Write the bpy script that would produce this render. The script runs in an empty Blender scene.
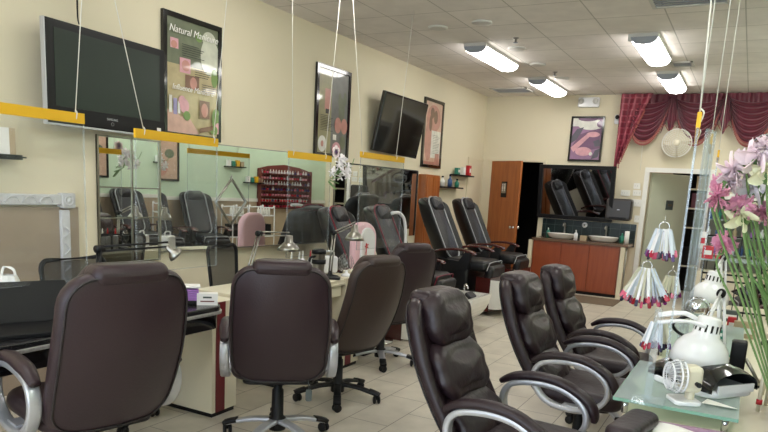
import bpy, math, random
from mathutils import Vector, Matrix
random.seed(7)
PI = math.pi
R = math.radians
sc = bpy.context.scene
col = sc.collection

# ------------------------------------------------------------------ camera solved from the photograph
H = 1.5
FPX, CX, CY = 670.1, 380.41, 312.03
CM = [[0.87555381, 0.48017339, 0.05328272], [0.13370164, -0.13484662, -0.98180459], [-0.46425145, 0.86674674, -0.18226544]]
cam = bpy.data.cameras.new('camera'); camo = bpy.data.objects.new('camera', cam); col.objects.link(camo)
rt = Vector(CM[0]); dn = Vector(CM[1]); fw = Vector(CM[2])
m = Matrix(((rt.x, -dn.x, -fw.x, 0), (rt.y, -dn.y, -fw.y, 0), (rt.z, -dn.z, -fw.z, H), (0, 0, 0, 1)))
camo.matrix_world = m
cam.sensor_width = 36; cam.lens = FPX / 768 * 36
cam.shift_x = (384 - CX) / 768; cam.shift_y = (CY - 216) / 768
cam.clip_start = 0.05
sc.camera = camo
def ray(x, y):
    a = (x - CX) / FPX; b = (y - CY) / FPX
    return rt * a + dn * b + fw
def atx(x, y, X): r = ray(x, y); r = r / r.x * X; return Vector((r.x, r.y, r.z + H))
def aty(x, y, Y): r = ray(x, y); r = r / r.y * Y; return Vector((r.x, r.y, r.z + H))
def atz(x, y, Z): r = ray(x, y); r = r / r.z * (Z - H); return Vector((r.x, r.y, Z))

XL, XR, YB, YF, ZC = -4.22, 0.95, 11.35, -3.0, 3.13

# ------------------------------------------------------------------ materials
def mat(name, c, rough=.6, metal=0, var=0, vscale=8, bump=0, bscale=60, coat=0, spec=.5, emit=None, trans=0, alpha=1, sheen=0):
    mm = bpy.data.materials.new(name); mm.use_nodes = True
    nt = mm.node_tree; b = nt.nodes['Principled BSDF']
    b.inputs['Base Color'].default_value = (*c, 1); b.inputs['Roughness'].default_value = rough
    b.inputs['Metallic'].default_value = metal; b.inputs['Specular IOR Level'].default_value = spec
    if coat: b.inputs['Coat Weight'].default_value = coat; b.inputs['Coat Roughness'].default_value = .04
    if trans: b.inputs['Transmission Weight'].default_value = trans
    if alpha < 1: b.inputs['Alpha'].default_value = alpha
    if sheen: b.inputs['Sheen Weight'].default_value = sheen
    if emit: b.inputs['Emission Color'].default_value = (*emit[0], 1); b.inputs['Emission Strength'].default_value = emit[1]
    tc = nt.nodes.new('ShaderNodeTexCoord')
    n = nt.nodes.new('ShaderNodeTexNoise'); n.inputs['Scale'].default_value = vscale; n.inputs['Detail'].default_value = 4
    nt.links.new(tc.outputs['Object'], n.inputs['Vector'])
    mx = nt.nodes.new('ShaderNodeMix'); mx.data_type = 'RGBA'
    v = var or .03
    mx.inputs['A'].default_value = (*[max(0, k * (1 - v)) for k in c], 1); mx.inputs['B'].default_value = (*[min(1, k * (1 + v)) for k in c], 1)
    nt.links.new(n.outputs['Fac'], mx.inputs['Factor']); nt.links.new(mx.outputs['Result'], b.inputs['Base Color'])
    if bump:
        n2 = nt.nodes.new('ShaderNodeTexNoise'); n2.inputs['Scale'].default_value = bscale; n2.inputs['Detail'].default_value = 3
        nt.links.new(tc.outputs['Object'], n2.inputs['Vector'])
        bp = nt.nodes.new('ShaderNodeBump'); bp.inputs['Strength'].default_value = bump; bp.inputs['Distance'].default_value = .01
        nt.links.new(n2.outputs['Fac'], bp.inputs['Height']); nt.links.new(bp.outputs['Normal'], b.inputs['Normal'])
    return mm
def s(r, g, b):  # sRGB 0-255 -> linear
    f = lambda v: v / 12.92 if v <= .04045 else ((v + .055) / 1.055) ** 2.4
    return (f(r / 255), f(g / 255), f(b / 255))
M = {}
M['wall'] = mat('cream_wall', s(224, 214, 188), .75, var=.03, vscale=2, bump=.05, bscale=200)
M['mint'] = mat('mint_wall', s(205, 226, 200), .75)
M['beige'] = mat('beige_wainscot', s(178, 160, 135), .6, var=.1)
M['white'] = mat('white_paint', s(235, 233, 226), .45)
M['cream'] = mat('cream_laminate', s(222, 214, 190), .4, var=.02)
M['wine'] = mat('burgundy_laminate', s(105, 25, 35), .4)
M['black'] = mat('black_plastic', s(18, 18, 20), .5, spec=.3)
M['blackg'] = mat('black_gloss', s(12, 12, 14), .12, coat=.6)
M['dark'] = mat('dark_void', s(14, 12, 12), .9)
M['leather'] = mat('dark_brown_leather', s(46, 32, 37), .40, var=.12, vscale=5, bump=.1, bscale=120, spec=.4)
M['leather2'] = mat('black_brown_leather', s(38, 26, 31), .38, var=.1, vscale=5, bump=.3, bscale=35, spec=.4)
M['leather3'] = mat('warm_brown_leather', s(54, 39, 35), .46, var=.1, vscale=5, bump=.12, bscale=120, spec=.5)
M['pipe'] = mat('leather_piping', s(30, 24, 26), .45)
M['silver'] = mat('silver_paint', s(188, 190, 196), .32, metal=.55)
M['chrome'] = mat('chrome', s(215, 215, 215), .12, metal=1)
M['steel'] = mat('brushed_steel', s(160, 158, 150), .3, metal=1)
M['mirror'] = mat('mirror_glass', (.8, .83, .8), .01, metal=1, var=.001)
M['dmirror'] = mat('dark_mirror_glass', (.34, .34, .36), .02, metal=1, var=.001)
M['yellow'] = mat('yellow_strip', s(228, 176, 20), .5)
M['string'] = mat('white_string', s(225, 222, 212), .8)
M['lwhite'] = mat('white_enamel', s(236, 236, 238), .25, coat=.4)
M['pblack'] = mat('pedicure_black_vinyl', s(20, 20, 23), .42, bump=.1)
M['pgrey'] = mat('pedicure_massage_cushion', s(34, 34, 38), .38, var=.5, vscale=24, bump=.7, bscale=30)
M['piping'] = mat('silver_piping', s(176, 178, 182), .4)
M['rpiping'] = mat('burgundy_piping', s(130, 25, 50), .4)
M['wood'] = mat('burgundy_wood', s(72, 26, 24), .25, var=.3, coat=.5)
M['ceilwhite'] = mat('white_metal', s(205, 203, 198), .5)
M['grayend'] = mat('fixture_grey', s(150, 154, 162), .5)
M['diffuser'] = mat('lit_diffuser', (1, 1, 1), .5, emit=((1, .97, .93), 15))
M['pink'] = mat('pink_vinyl', s(232, 190, 200), .5)
M['paper'] = mat('white_paper', s(236, 234, 230), .8, var=.05)
M['red'] = mat('red_plastic', s(190, 35, 45), .4)
M['purple'] = mat('purple_plastic', s(170, 120, 195), .5)
M['green'] = mat('leaf_green', s(92, 128, 70), .5, var=.25)
M['stem'] = mat('stem_green', s(110, 140, 85), .5, var=.25)
M['fpink'] = mat('petal_pink', s(248, 168, 196), .7, var=.3, vscale=30)
M['flight'] = mat('petal_light_pink', s(253, 228, 234), .7, var=.15, vscale=25)
M['fpale'] = mat('petal_pale', s(252, 246, 250), .7, var=.06, vscale=25)
M['fcream'] = mat('petal_cream', s(232, 232, 200), .7)
M['tan'] = mat('tan_card', s(180, 160, 130), .7)
M['blue'] = mat('blue_bottle', s(60, 90, 140), .3)
M['teal'] = mat('teal_bottle', s(50, 130, 110), .3)
M['porcelain'] = mat('porcelain', s(240, 238, 232), .15, coat=.5)
M['screen'] = mat('tv_screen', s(40, 50, 44), .3, spec=.25)
M['mesh'] = mat('chair_mesh', s(30, 30, 32), .8, alpha=.8)
M['plateg'] = mat('grey_plaque', s(70, 78, 78), .4)
M['grey'] = mat('grey_panel', s(128, 124, 116), .6)
M['bluescreen'] = mat('blue_display', s(120, 170, 230), .3, emit=((.25, .5, .9), .6))

def glassy(name, tint, amount, rough=.02):   # clear sheet: mostly transparent with fresnel gloss
    mm = bpy.data.materials.new(name); mm.use_nodes = True; nt = mm.node_tree; nt.nodes.clear()
    o = nt.nodes.new('ShaderNodeOutputMaterial'); t = nt.nodes.new('ShaderNodeBsdfTransparent'); t.inputs[0].default_value = (*tint, 1)
    g = nt.nodes.new('ShaderNodeBsdfGlossy'); g.inputs['Roughness'].default_value = rough; g.inputs[0].default_value = (.9, .95, 1, 1)
    d = nt.nodes.new('ShaderNodeBsdfDiffuse'); d.inputs[0].default_value = (.75, .82, .85, 1)
    f = nt.nodes.new('ShaderNodeMath'); f.operation = 'MULTIPLY_ADD'; f.inputs[1].default_value = .45; f.inputs[2].default_value = .02
    lw = nt.nodes.new('ShaderNodeLayerWeight'); lw.inputs[0].default_value = .25; pw = nt.nodes.new('ShaderNodeMath'); pw.operation = 'POWER'; pw.inputs[1].default_value = 3; nt.links.new(lw.outputs['Facing'], pw.inputs[0]); nt.links.new(pw.outputs[0], f.inputs[0])
    m1 = nt.nodes.new('ShaderNodeMixShader'); m2 = nt.nodes.new('ShaderNodeMixShader'); m2.inputs[0].default_value = amount
    nt.links.new(f.outputs[0], m1.inputs[0]); nt.links.new(t.outputs[0], m1.inputs[1]); nt.links.new(g.outputs[0], m1.inputs[2])
    nt.links.new(m1.outputs[0], m2.inputs[1]); nt.links.new(d.outputs[0], m2.inputs[2]); nt.links.new(m2.outputs[0], o.inputs[0])
    return mm
M['acrylic'] = glassy('clear_acrylic', (.98, .985, .985), .015)
M['acrylic2'] = glassy('clear_acrylic_hazy', (.93, .945, .965), .11)
M['glass'] = glassy('green_glass', (.78, .9, .84), .3)
M['glassedge'] = mat('glass_edge', s(120, 165, 145), .2)

def tiled(name, c1, c2, cm, bw, bh, ms, ox=0, oy=0, offs=.5, rough=.4, axes='yx', bump=.3, var=.1):
    mm = bpy.data.materials.new(name); mm.use_nodes = True; nt = mm.node_tree; b = nt.nodes['Principled BSDF']; b.inputs['Roughness'].default_value = rough
    tc = nt.nodes.new('ShaderNodeTexCoord'); sp = nt.nodes.new('ShaderNodeSeparateXYZ'); cb = nt.nodes.new('ShaderNodeCombineXYZ')
    nt.links.new(tc.outputs['Object'], sp.inputs[0])
    for k, (a, o) in enumerate(zip(axes, (ox, oy))):
        ad = nt.nodes.new('ShaderNodeMath'); ad.operation = 'ADD'; ad.inputs[1].default_value = o
        nt.links.new(sp.outputs['xyz'.index(a)], ad.inputs[0]); nt.links.new(ad.outputs[0], cb.inputs[k])
    br = nt.nodes.new('ShaderNodeTexBrick'); br.offset = offs; br.offset_frequency = 2
    for k, v in (('Scale', 1), ('Brick Width', bw), ('Row Height', bh), ('Mortar Size', ms), ('Mortar Smooth', .1)): br.inputs[k].default_value = v
    br.inputs['Color1'].default_value = (*c1, 1); br.inputs['Color2'].default_value = (*c2, 1); br.inputs['Mortar'].default_value = (*cm, 1)
    nt.links.new(cb.outputs[0], br.inputs['Vector'])
    n = nt.nodes.new('ShaderNodeTexNoise'); n.inputs['Scale'].default_value = 5; n.inputs['Detail'].default_value = 6
    nt.links.new(tc.outputs['Object'], n.inputs['Vector'])
    mx = nt.nodes.new('ShaderNodeMix'); mx.data_type = 'RGBA'; mx.blend_type = 'MULTIPLY'; mx.inputs['Factor'].default_value = 1
    rp = nt.nodes.new('ShaderNodeValToRGB'); rp.color_ramp.elements[0].position = .3; rp.color_ramp.elements[1].position = .7
    rp.color_ramp.elements[0].color = (1 - var * 2,) * 3 + (1,); rp.color_ramp.elements[1].color = (1, 1, 1, 1)
    nt.links.new(n.outputs['Fac'], rp.inputs[0]); nt.links.new(br.outputs['Color'], mx.inputs['A']); nt.links.new(rp.outputs[0], mx.inputs['B'])
    nt.links.new(mx.outputs['Result'], b.inputs['Base Color'])
    bp = nt.nodes.new('ShaderNodeBump'); bp.inputs['Strength'].default_value = bump; bp.inputs['Distance'].default_value = .004; bp.invert = True
    nt.links.new(br.outputs['Fac'], bp.inputs['Height']); nt.links.new(bp.outputs['Normal'], b.inputs['Normal'])
    return mm
M['floor'] = tiled('floor_tile', s(214, 206, 190), s(205, 197, 182), s(125, 115, 104), .59, .2925, .003, -3.945, 2.15, .5, .38)
M['ceiling'] = tiled('ceiling_tile', s(238, 232, 226), s(230, 224, 218), s(190, 185, 178), .614, .614, .006, .1, 2.72, 0, .9, var=.05)
M['backtile'] = tiled('dark_green_tile', s(34, 50, 48), s(28, 42, 42), s(80, 95, 92), .15, .15, .003, 0, 0, 0, .2, axes='xz')

def woodmat(name, c1, c2, rough=.35, scale=(14, 14, 1.2)):
    mm = bpy.data.materials.new(name); mm.use_nodes = True; nt = mm.node_tree; b = nt.nodes['Principled BSDF']; b.inputs['Roughness'].default_value = rough
    tc = nt.nodes.new('ShaderNodeTexCoord'); mp = nt.nodes.new('ShaderNodeMapping'); mp.inputs['Scale'].default_value = scale
    n = nt.nodes.new('ShaderNodeTexNoise'); n.inputs['Scale'].default_value = 1.5; n.inputs['Detail'].default_value = 5; n.inputs['Distortion'].default_value = .6
    rp = nt.nodes.new('ShaderNodeValToRGB'); rp.color_ramp.elements[0].color = (*c1, 1); rp.color_ramp.elements[1].color = (*c2, 1)
    rp.color_ramp.elements[0].position = .3; rp.color_ramp.elements[1].position = .7
    nt.links.new(tc.outputs['Object'], mp.inputs[0]); nt.links.new(mp.outputs[0], n.inputs['Vector']); nt.links.new(n.outputs['Fac'], rp.inputs[0]); nt.links.new(rp.outputs[0], b.inputs['Base Color'])
    return mm
M['doorwood'] = woodmat('orange_door_wood', s(150, 82, 38), s(176, 104, 52))
M['cherry'] = woodmat('cherry_laminate', s(140, 66, 38), s(158, 80, 48))
M['granite'] = mat('granite', s(150, 148, 145), .25, var=.55, vscale=120)
M['bgranite'] = mat('black_granite', s(30, 30, 32), .2, var=.6, vscale=150)
M['brgranite'] = mat('brown_granite', s(110, 85, 65), .25, var=.5, vscale=60)
M['marble'] = mat('tan_marble', s(160, 144, 126), .35, var=.16, vscale=3)
M['carved'] = mat('carved_white', s(206, 206, 208), .5, var=.1, vscale=30, bump=.8, bscale=40)
M['fabric'] = mat('wine_satin', s(104, 27, 48), .32, var=.25, vscale=9, sheen=.3)
M['gold'] = mat('gold_pink_fringe', s(165, 92, 86), .6, var=.3, vscale=60)

# ------------------------------------------------------------------ mesh builder
class MB:
    def __init__(s_): s_.v = []; s_.f = []; s_.mi = []; s_.sm = []
    def add(s_, vs, fs, mi=0, sm=False, T=None):
        o = len(s_.v)
        s_.v += [tuple(T @ Vector(p)) if T else tuple(p) for p in vs]
        for f in fs: s_.f.append([i + o for i in f]); s_.mi.append(mi); s_.sm.append(sm)
        return s_
    def box(s_, a, b, mi=0, T=None):
        x0, y0, z0 = a; x1, y1, z1 = b
        vs = [(x, y, z) for z in (z0, z1) for y in (y0, y1) for x in (x0, x1)]
        return s_.add(vs, [(0, 2, 3, 1), (4, 5, 7, 6), (0, 1, 5, 4), (2, 6, 7, 3), (0, 4, 6, 2), (1, 3, 7, 5)], mi, False, T)
    def cbox(s_, c, d, mi=0, T=None):
        return s_.box([c[i] - d[i] / 2 for i in range(3)], [c[i] + d[i] / 2 for i in range(3)], mi, T)
    def slab(s_, w, h, t, Rc, r, bf=0, bb=0, fn=None, mi=0, T=None, n=7, sides=5):
        """rounded pad, half sizes w (x), t (y), h (z); corner radius Rc, edge radius r, front (-y is back, +y front) bulge"""
        def outl(W, Hh, rc):
            rc = max(rc, .0005); o = []
            for cx_, cz_, a0 in ((W - rc, Hh - rc, 0), (-W + rc, Hh - rc, 90), (-W + rc, -Hh + rc, 180), (W - rc, -Hh + rc, 270)):
                for k in range(n): a = R(a0 + 90 * k / (n - 1)); o.append((cx_ + rc * math.cos(a), cz_ + rc * math.sin(a)))
            # subdivide straight edges
            o2 = []
            for i in range(len(o)):
                p, q = o[i], o[(i + 1) % len(o)]
                o2.append(p)
                if (i + 1) % n == 0:
                    for k in range(1, 6): o2.append((p[0] + (q[0] - p[0]) * k / 6, p[1] + (q[1] - p[1]) * k / 6))
            return o2
        rings = []
        ks = [0.0, .3, .55, .75, .9]
        for k in ks:    # back cap, inside out
            o = outl(w - r, h - r, Rc - r); rings.append([(x * max(k, .001), -t - bb * (1 - k * k), z * max(k, .001)) for x, z in o])
        for a in range(sides + 1):
            an = PI / 2 * a / sides; off = r * math.sin(an); o = outl(w - r + off, h - r + off, Rc - r + off)
            rings.append([(x, -(t - r) - r * math.cos(an), z) for x, z in o])
        for a in range(sides + 1):
            an = PI / 2 * (1 - a / sides); off = r * math.sin(an); o = outl(w - r + off, h - r + off, Rc - r + off)
            rings.append([(x, (t - r) + r * math.cos(an), z) for x, z in o])
        for k in reversed(ks):
            o = outl(w - r, h - r, Rc - r); rings.append([(x * max(k, .001), t + bf * (1 - k * k), z * max(k, .001)) for x, z in o])
        N = len(rings[0]); vs = [p for rg in rings for p in rg]
        if fn: vs = [fn(*p) for p in vs]
        fs = []
        for i in range(len(rings) - 1):
            for j in range(N): fs.append((i * N + j, i * N + (j + 1) % N, (i + 1) * N + (j + 1) % N, (i + 1) * N + j))
        fs.append(tuple(reversed(range(N)))); fs.append(tuple((len(rings) - 1) * N + j for j in range(N)))
        return s_.add(vs, [f[::-1] for f in fs], mi, True, T)
    def tube(s_, pts, ra, rb=None, sides=8, closed=False, up=(1, 0, 0), smooth=True, mi=0, T=None, sub=4, taper=None, square=False):
        pts = [Vector(p) for p in pts]
        if smooth and len(pts) > 2:
            q = []; n = len(pts); rng = n if closed else n - 1
            for i in range(rng):
                g = (lambda k: pts[k % n]) if closed else (lambda k: pts[min(max(k, 0), n - 1)])
                p0, p1, p2, p3 = g(i - 1), g(i), g(i + 1), g(i + 2)
                for k in range(sub):
                    t = k / sub
                    q.append(.5 * ((2 * p1) + (p2 - p0) * t + (2 * p0 - 5 * p1 + 4 * p2 - p3) * t * t + (3 * p1 - p0 - 3 * p2 + p3) * t ** 3))
            if not closed: q.append(pts[-1])
            pts = q
        rb = rb or ra; up = Vector(up); n = len(pts); vs = []
        for i, p in enumerate(pts):
            a = pts[(i - 1) % n] if closed else pts[max(i - 1, 0)]; b = pts[(i + 1) % n] if closed else pts[min(i + 1, n - 1)]
            d = (b - a).normalized(); side = up - d * up.dot(d)
            if side.length < 1e-4: side = d.orthogonal()
            side.normalize(); oth = d.cross(side)
            k = taper(i / (n - 1)) if taper else 1
            for j in range(sides):
                an = 2 * PI * (j + .5) / sides
                ca, sa = math.cos(an), math.sin(an)
                if square:
                    e = .35; ca = math.copysign(abs(ca) ** e, ca); sa = math.copysign(abs(sa) ** e, sa)
                vs.append(p + side * ca * ra * k + oth * sa * rb * k)
        fs = []; rng = n if closed else n - 1
        for i in range(rng):
            for j in range(sides): fs.append((i * sides + j, i * sides + (j + 1) % sides, ((i + 1) % n) * sides + (j + 1) % sides, ((i + 1) % n) * sides + j))
        if not closed: fs.append(tuple(reversed(range(sides)))); fs.append(tuple((n - 1) * sides + j for j in range(sides)))
        return s_.add(vs, fs, mi, True, T)
    def lathe(s_, prof, sides=20, mi=0, T=None, sm=True, arc=2 * PI):
        vs = []; full = arc > 6.2; n = sides if full else sides + 1
        for r_, z in prof:
            for j in range(n): a = arc * j / sides; vs.append((r_ * math.cos(a), r_ * math.sin(a), z))
        fs = []
        for i in range(len(prof) - 1):
            for j in range(sides):
                k = (j + 1) % n if full else j + 1
                fs.append((i * n + j, i * n + k, (i + 1) * n + k, (i + 1) * n + j))
        if full:
            if prof[0][0] > 1e-4: fs.append(tuple(reversed(range(n))))
            if prof[-1][0] > 1e-4: fs.append(tuple((len(prof) - 1) * n + j for j in range(n)))
        return s_.add(vs, fs, mi, sm, T)
    def prism(s_, poly, a, b, axis='y', mi=0, T=None, sm=False):
        f = {'y': lambda p, t: (p[0], t, p[1]), 'x': lambda p, t: (t, p[0], p[1]), 'z': lambda p, t: (p[0], p[1], t)}[axis]
        n = len(poly); vs = [f(p, a) for p in poly] + [f(p, b) for p in poly]
        fs = [tuple(range(n)), tuple(reversed(range(n, 2 * n)))] + [(i, i + n, (i + 1) % n + n, (i + 1) % n) for i in range(n)]
        return s_.add(vs, fs, mi, sm, T)
    def grid(s_, fn, nu, nv, mi=0, T=None, sm=True):
        vs = [fn(i / nu, j / nv) for j in range(nv + 1) for i in range(nu + 1)]
        fs = [(j * (nu + 1) + i, j * (nu + 1) + i + 1, (j + 1) * (nu + 1) + i + 1, (j + 1) * (nu + 1) + i) for j in range(nv) for i in range(nu)]
        return s_.add(vs, fs, mi, sm, T)
    def build(s_, name, ms, parent=None, **kw):
        me = bpy.data.meshes.new(name); me.from_pydata(s_.v, [], s_.f)
        if not isinstance(ms, (list, tuple)): ms = [ms]
        for k in ms: me.materials.append(M[k] if isinstance(k, str) else k)
        me.polygons.foreach_set('material_index', s_.mi); me.polygons.foreach_set('use_smooth', s_.sm)
        me.update()
        import bmesh
        bm = bmesh.new(); bm.from_mesh(me); bmesh.ops.recalc_face_normals(bm, faces=bm.faces); bm.to_mesh(me); bm.free()
        o = bpy.data.objects.new(name, me); col.objects.link(o)
        if parent: o.parent = parent
        for k, v in kw.items(): o[k] = v
        return o
def Tm(x=0, y=0, z=0, rx=0, ry=0, rz=0, sc_=1):
    return Matrix.Translation((x, y, z)) @ Matrix.Rotation(R(rz), 4, 'Z') @ Matrix.Rotation(R(ry), 4, 'Y') @ Matrix.Rotation(R(rx), 4, 'X') @ Matrix.Scale(sc_, 4)
def thing(name, label, cat, loc, rz=0, group=None, scale=1, rx=0):
    o = bpy.data.objects.new(name, None); col.objects.link(o); o.empty_display_size = .1
    o.location = loc; o.rotation_euler = (R(rx), 0, R(rz)); o.scale = (scale,) * 3
    tag(o, label, cat, group); return o
def tag(o, label, cat, group=None):
    o['label'] = label; o['category'] = cat
    if group: o['group'] = group
    return o
def struct(o): o['kind'] = 'structure'; return o
def copy_tree(o, parent=None):
    c = o.copy(); col.objects.link(c); c.parent = parent
    for ch in list(o.children): copy_tree(ch, c)
    return c
def dup(o, loc, rz, label, scale=1, group=None):
    c = copy_tree(o); c.location = loc; c.rotation_euler[2] = R(rz); c.scale = (scale,) * 3; c['label'] = label
    if group: c['group'] = group
    return c
def text(body, size, parent, loc, m_, name='lettering', rx=90, rz=0, font_shear=0, ext=.0006, align='CENTER'):
    cu = bpy.data.curves.new(name, 'FONT'); cu.body = body; cu.size = size; cu.align_x = align; cu.align_y = 'CENTER'; cu.extrude = ext; cu.shear = font_shear
    t = bpy.data.objects.new('tmp', cu); col.objects.link(t)
    dg = bpy.context.evaluated_depsgraph_get(); me = bpy.data.meshes.new_from_object(t.evaluated_get(dg))
    bpy.data.objects.remove(t)
    me.transform(Tm(*loc, rx=rx, rz=rz)); me.materials.clear(); me.materials.append(M[m_])
    o = bpy.data.objects.new(name, me); col.objects.link(o); o.parent = parent
    return o

# ------------------------------------------------------------------ room shell
struct(MB().box((XL - .1, YF, -.1), (XR + .1, YB + 3, 0)).build('floor', 'floor'))
struct(MB().box((XL - .1, YF, ZC), (XR + .1, YB + 3, ZC + .1)).build('ceiling', 'ceiling'))
struct(MB().box((XL - .15, YF, 0), (XL, YB, ZC)).build('wall_left', 'wall'))
# right wall mint above a rail, beige below
struct(MB().box((XR, YF, 1.14), (XR + .15, YB, ZC)).box((XR, YF, 0), (XR + .15, YB, 1.14), 1).build('wall_right', ['mint', 'beige']))
struct(MB().box((XR - .025, YF, 1.11), (XR, YB, 1.17)).build('trim_1', 'white'))
# back wall with two door openings
D1a, D1b, DH = -4.03, -3.14, 2.06
D2a, D2b = -1.46, -.62
w = MB()
w.box((XL, YB, 0), (D1a, YB + .12, ZC)).box((D1a, YB, DH), (D1b, YB + .12, ZC)).box((D1b, YB, 0), (D2a, YB + .12, ZC))
w.box((D2a, YB, DH - .1), (D2b, YB + .12, ZC)).box((D2b, YB, 0), (XR, YB + .12, ZC))
struct(w.build('wall_back', 'wall'))
# dim rooms behind the doorways
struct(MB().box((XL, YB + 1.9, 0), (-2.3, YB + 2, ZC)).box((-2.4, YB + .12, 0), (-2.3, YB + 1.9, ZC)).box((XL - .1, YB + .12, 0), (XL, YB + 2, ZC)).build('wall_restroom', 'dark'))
struct(MB().box((-2.2, YB + 2.4, 0), (XR, YB + 2.5, ZC)).box((XR - .1, YB + .12, 0), (XR, YB + 2.4, ZC)).box((-2.3, YB + .12, 0), (-2.2, YB + 2.4, ZC)).build('wall_storeroom', 'beige'))
def casing(n, a, b, h, m_='white', t=.07):
    MBx = MB().box((a - t, YB - .03, 0), (a, YB, h + t)).box((b, YB - .03, 0), (b + t, YB, h + t)).box((a, YB - .03, h), (b, YB, h + t))
    return struct(MBx.build(n, m_))
casing('trim_2', D1a, D1b, DH, 'wall', .05); casing('trim_3', D2a, D2b, DH - .1)
# storefront wall behind the camera: posts and head around daylight openings
w = MB().box((XL, YF - .12, 2.75), (XR, YF, ZC)).box((XL, YF - .12, 0), (XR, YF, .35))
for x in (XL, -2.6, -.95, XR - .1): w.box((x, YF - .12, .35), (x + .1, YF, 2.75))
struct(w.build('wall_front', 'white'))
# flat service door outline on the left wall near the corner
a = atx(468.5, 161, XL); b = atx(482, 162, XL)
struct(MB().box((XL, a.y, .0), (XL + .012, b.y, 2.05)).box((XL, a.y - .03, 0), (XL + .02, a.y, 2.08)).box((XL, b.y, 0), (XL + .02, b.y + .03, 2.08)).box((XL, a.y, 2.05), (XL + .02, b.y, 2.08)).build('door_1', 'wall'))
# baseboards
struct(MB().box((XL, YF, 0), (XL + .015, YB, .1)).build('baseboard_left', 'cream'))
struct(MB().box((D2b + .07, YB - .015, 0), (XR, YB, .1)).build('baseboard_back', 'cream'))
# wood door, open toward the room
d = thing('door_2', 'orange-brown wooden restroom door standing ajar at the far left', 'door', (D1a + .01, YB - .02, 0), -36); d['kind'] = 'structure'
MB().slab(.41, 1.02, .02, .004, .003, T=Tm(.41, 0, 1.03)).build('leaf', 'doorwood', d)
sg = MB().slab(.075, .13, .004, .006, .002, T=Tm(.42, -.027, 1.58)).build('restroom_sign', 'black', d, label='grey sign with restroom figures')
f_ = MB().box((-.06, -.006, -.04), (.06, -.002, .13))
f_.build('plate', 'steel', sg); sg.children[0].location = (.42, -.027, 1.56)
g_ = MB()
for sx in (-.018, .018):
    g_.lathe([(0, -.008), (.008, -.004), (.008, .004), (0, .008)], 8, T=Tm(.42 + sx, -.036, 1.61))
    g_.prism([(.42 + sx - .006, 1.598), (.42 + sx + .006, 1.598), (.42 + sx + .01, 1.57), (.42 + sx + .004, 1.57), (.42 + sx + .004, 1.545), (.42 + sx - .004, 1.545), (.42 + sx - .004, 1.57), (.42 + sx - .01, 1.57)], -.038, -.034)
g_.v = [(.42 + (x - .42) * 1.6, y, 1.60 + (z - 1.575) * 1.6) for x, y, z in g_.v]
g_.build('restroom_figures', 'white', sg)
for sy in (-1, 1):
    MB().lathe([(.026, 0), (.026, .006), (.011, .012), (.011, .04), (.028, .055), (.028, .068), (0, .078)], 14, T=Tm(.755, sy * .02, .97, rx=90 * (1 if sy < 0 else -1))).build('door_knob', 'chrome', d)
# storeroom door leaf, opened inward
d = thing('door_3', 'pale grey-green door standing open into the dim storeroom', 'door', (D2a + .02, YB + .13, 0), 52); d['kind'] = 'structure'
M['doorpale'] = mat('pale_door_paint', s(196, 200, 180), .55)
MB().slab(.4, .975, .02, .004, .003, T=Tm(.4, 0, .98)).build('leaf', 'doorpale', d)
pq = MB().slab(.075, .075, .004, .006, .002, T=Tm(.42, -.026, 1.47)).build('door_plaque', 'plateg', d)
MB().box((.375, -.033, 1.455), (.465, -.03, 1.485)).build('plaque_text_band', 'steel', pq)

# ------------------------------------------------------------------ ceiling fixtures
def light_fixture():
    t = thing('ceiling_light', '', 'ceiling light', (0, 0, 0), 0, 'fluorescent ceiling lights')
    w = MB().box((-.15, -.61, -.035), (.15, .61, 0)); w.build('housing', 'ceilwhite', t)
    def prof(z0):
        return [(-.15, z0), (-.135, z0 - .035), (-.09, z0 - .062), (0, z0 - .072), (.09, z0 - .062), (.135, z0 - .035), (.15, z0)]
    MB().prism(prof(-.035), -.575, .575, sm=False).build('diffuser', 'diffuser', t)
    for y in (-.61, .575): MB().prism(prof(-.03), y, y + .035).build('end_cap', 'grayend', t)
    return t
L0 = light_fixture()
for ch in L0.children: ch.scale = (.86, 1, 1)
spots = [(-2.93, 7.95, 'fluorescent light with grey end caps nearest the left wall'), (-1.15, 7.93, 'large fluorescent light in the middle, beside the square detector'),
         (-2.86, 10.2, 'fluorescent light just before the back wall, above the wooden door'), (-1.15, 10.05, 'fluorescent light right in front of the wine curtain')]
for i, (x, y, lb) in enumerate(spots):
    if i == 0: L0.location = (x, y, ZC); L0['label'] = lb
    else: dup(L0, (x, y, ZC), 0, lb)
for x in (-3.0, -1.15, .62):
    for y in ((4.4, 1.4, -1.4) if x < 0 else (10.05, 7.95, 4.4, 1.4, -1.4)):
        dup(L0, (x, y, ZC), 0, 'fluorescent ceiling light over the front of the salon')
dup(L0, (-1.0, YB + 1.0, ZC - .01), 90, 'unseen added light brightening the storeroom door')  # extra fixture added out of view to brighten the pale storeroom door leaf
# round recessed speakers / lights, sprinklers, detector, vents
def disc(x, y, lb):
    p = atz(x, y, ZC); t = thing('ceiling_speaker', lb, 'ceiling speaker', p, 0, 'round ceiling discs')
    MB().lathe([(.1, 0), (.1, -.012), (.08, -.018)], 24).build('rim', 'ceilwhite', t); MB().lathe([(.08, -.012), (0, -.012)], 24).build('grille', 'grayend', t)
disc(438, 27, 'round ceiling disc nearest the left wall'); disc(482, 22, 'round ceiling disc closest to the camera')
disc(517, 48, 'round ceiling disc beside the sprinkler'); disc(538, 64, 'small round disc past the leftmost light'); disc(562, 78, 'farthest round disc near the back lights')
for x, y, lb in ((516, 38, 'small sprinkler head between two ceiling discs'), (555, 72, 'small sprinkler head above the farthest left light')):
    t = thing('sprinkler_head', lb, 'sprinkler', atz(x, y, ZC)); MB().lathe([(.035, 0), (.03, -.008), (.012, -.012), (.012, -.04)], 12).build('stem', 'steel', t)
    MB().lathe([(0, -.04), (.026, -.045), (.026, -.049), (0, -.05)], 12).build('deflector', 'grayend', t)
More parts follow.
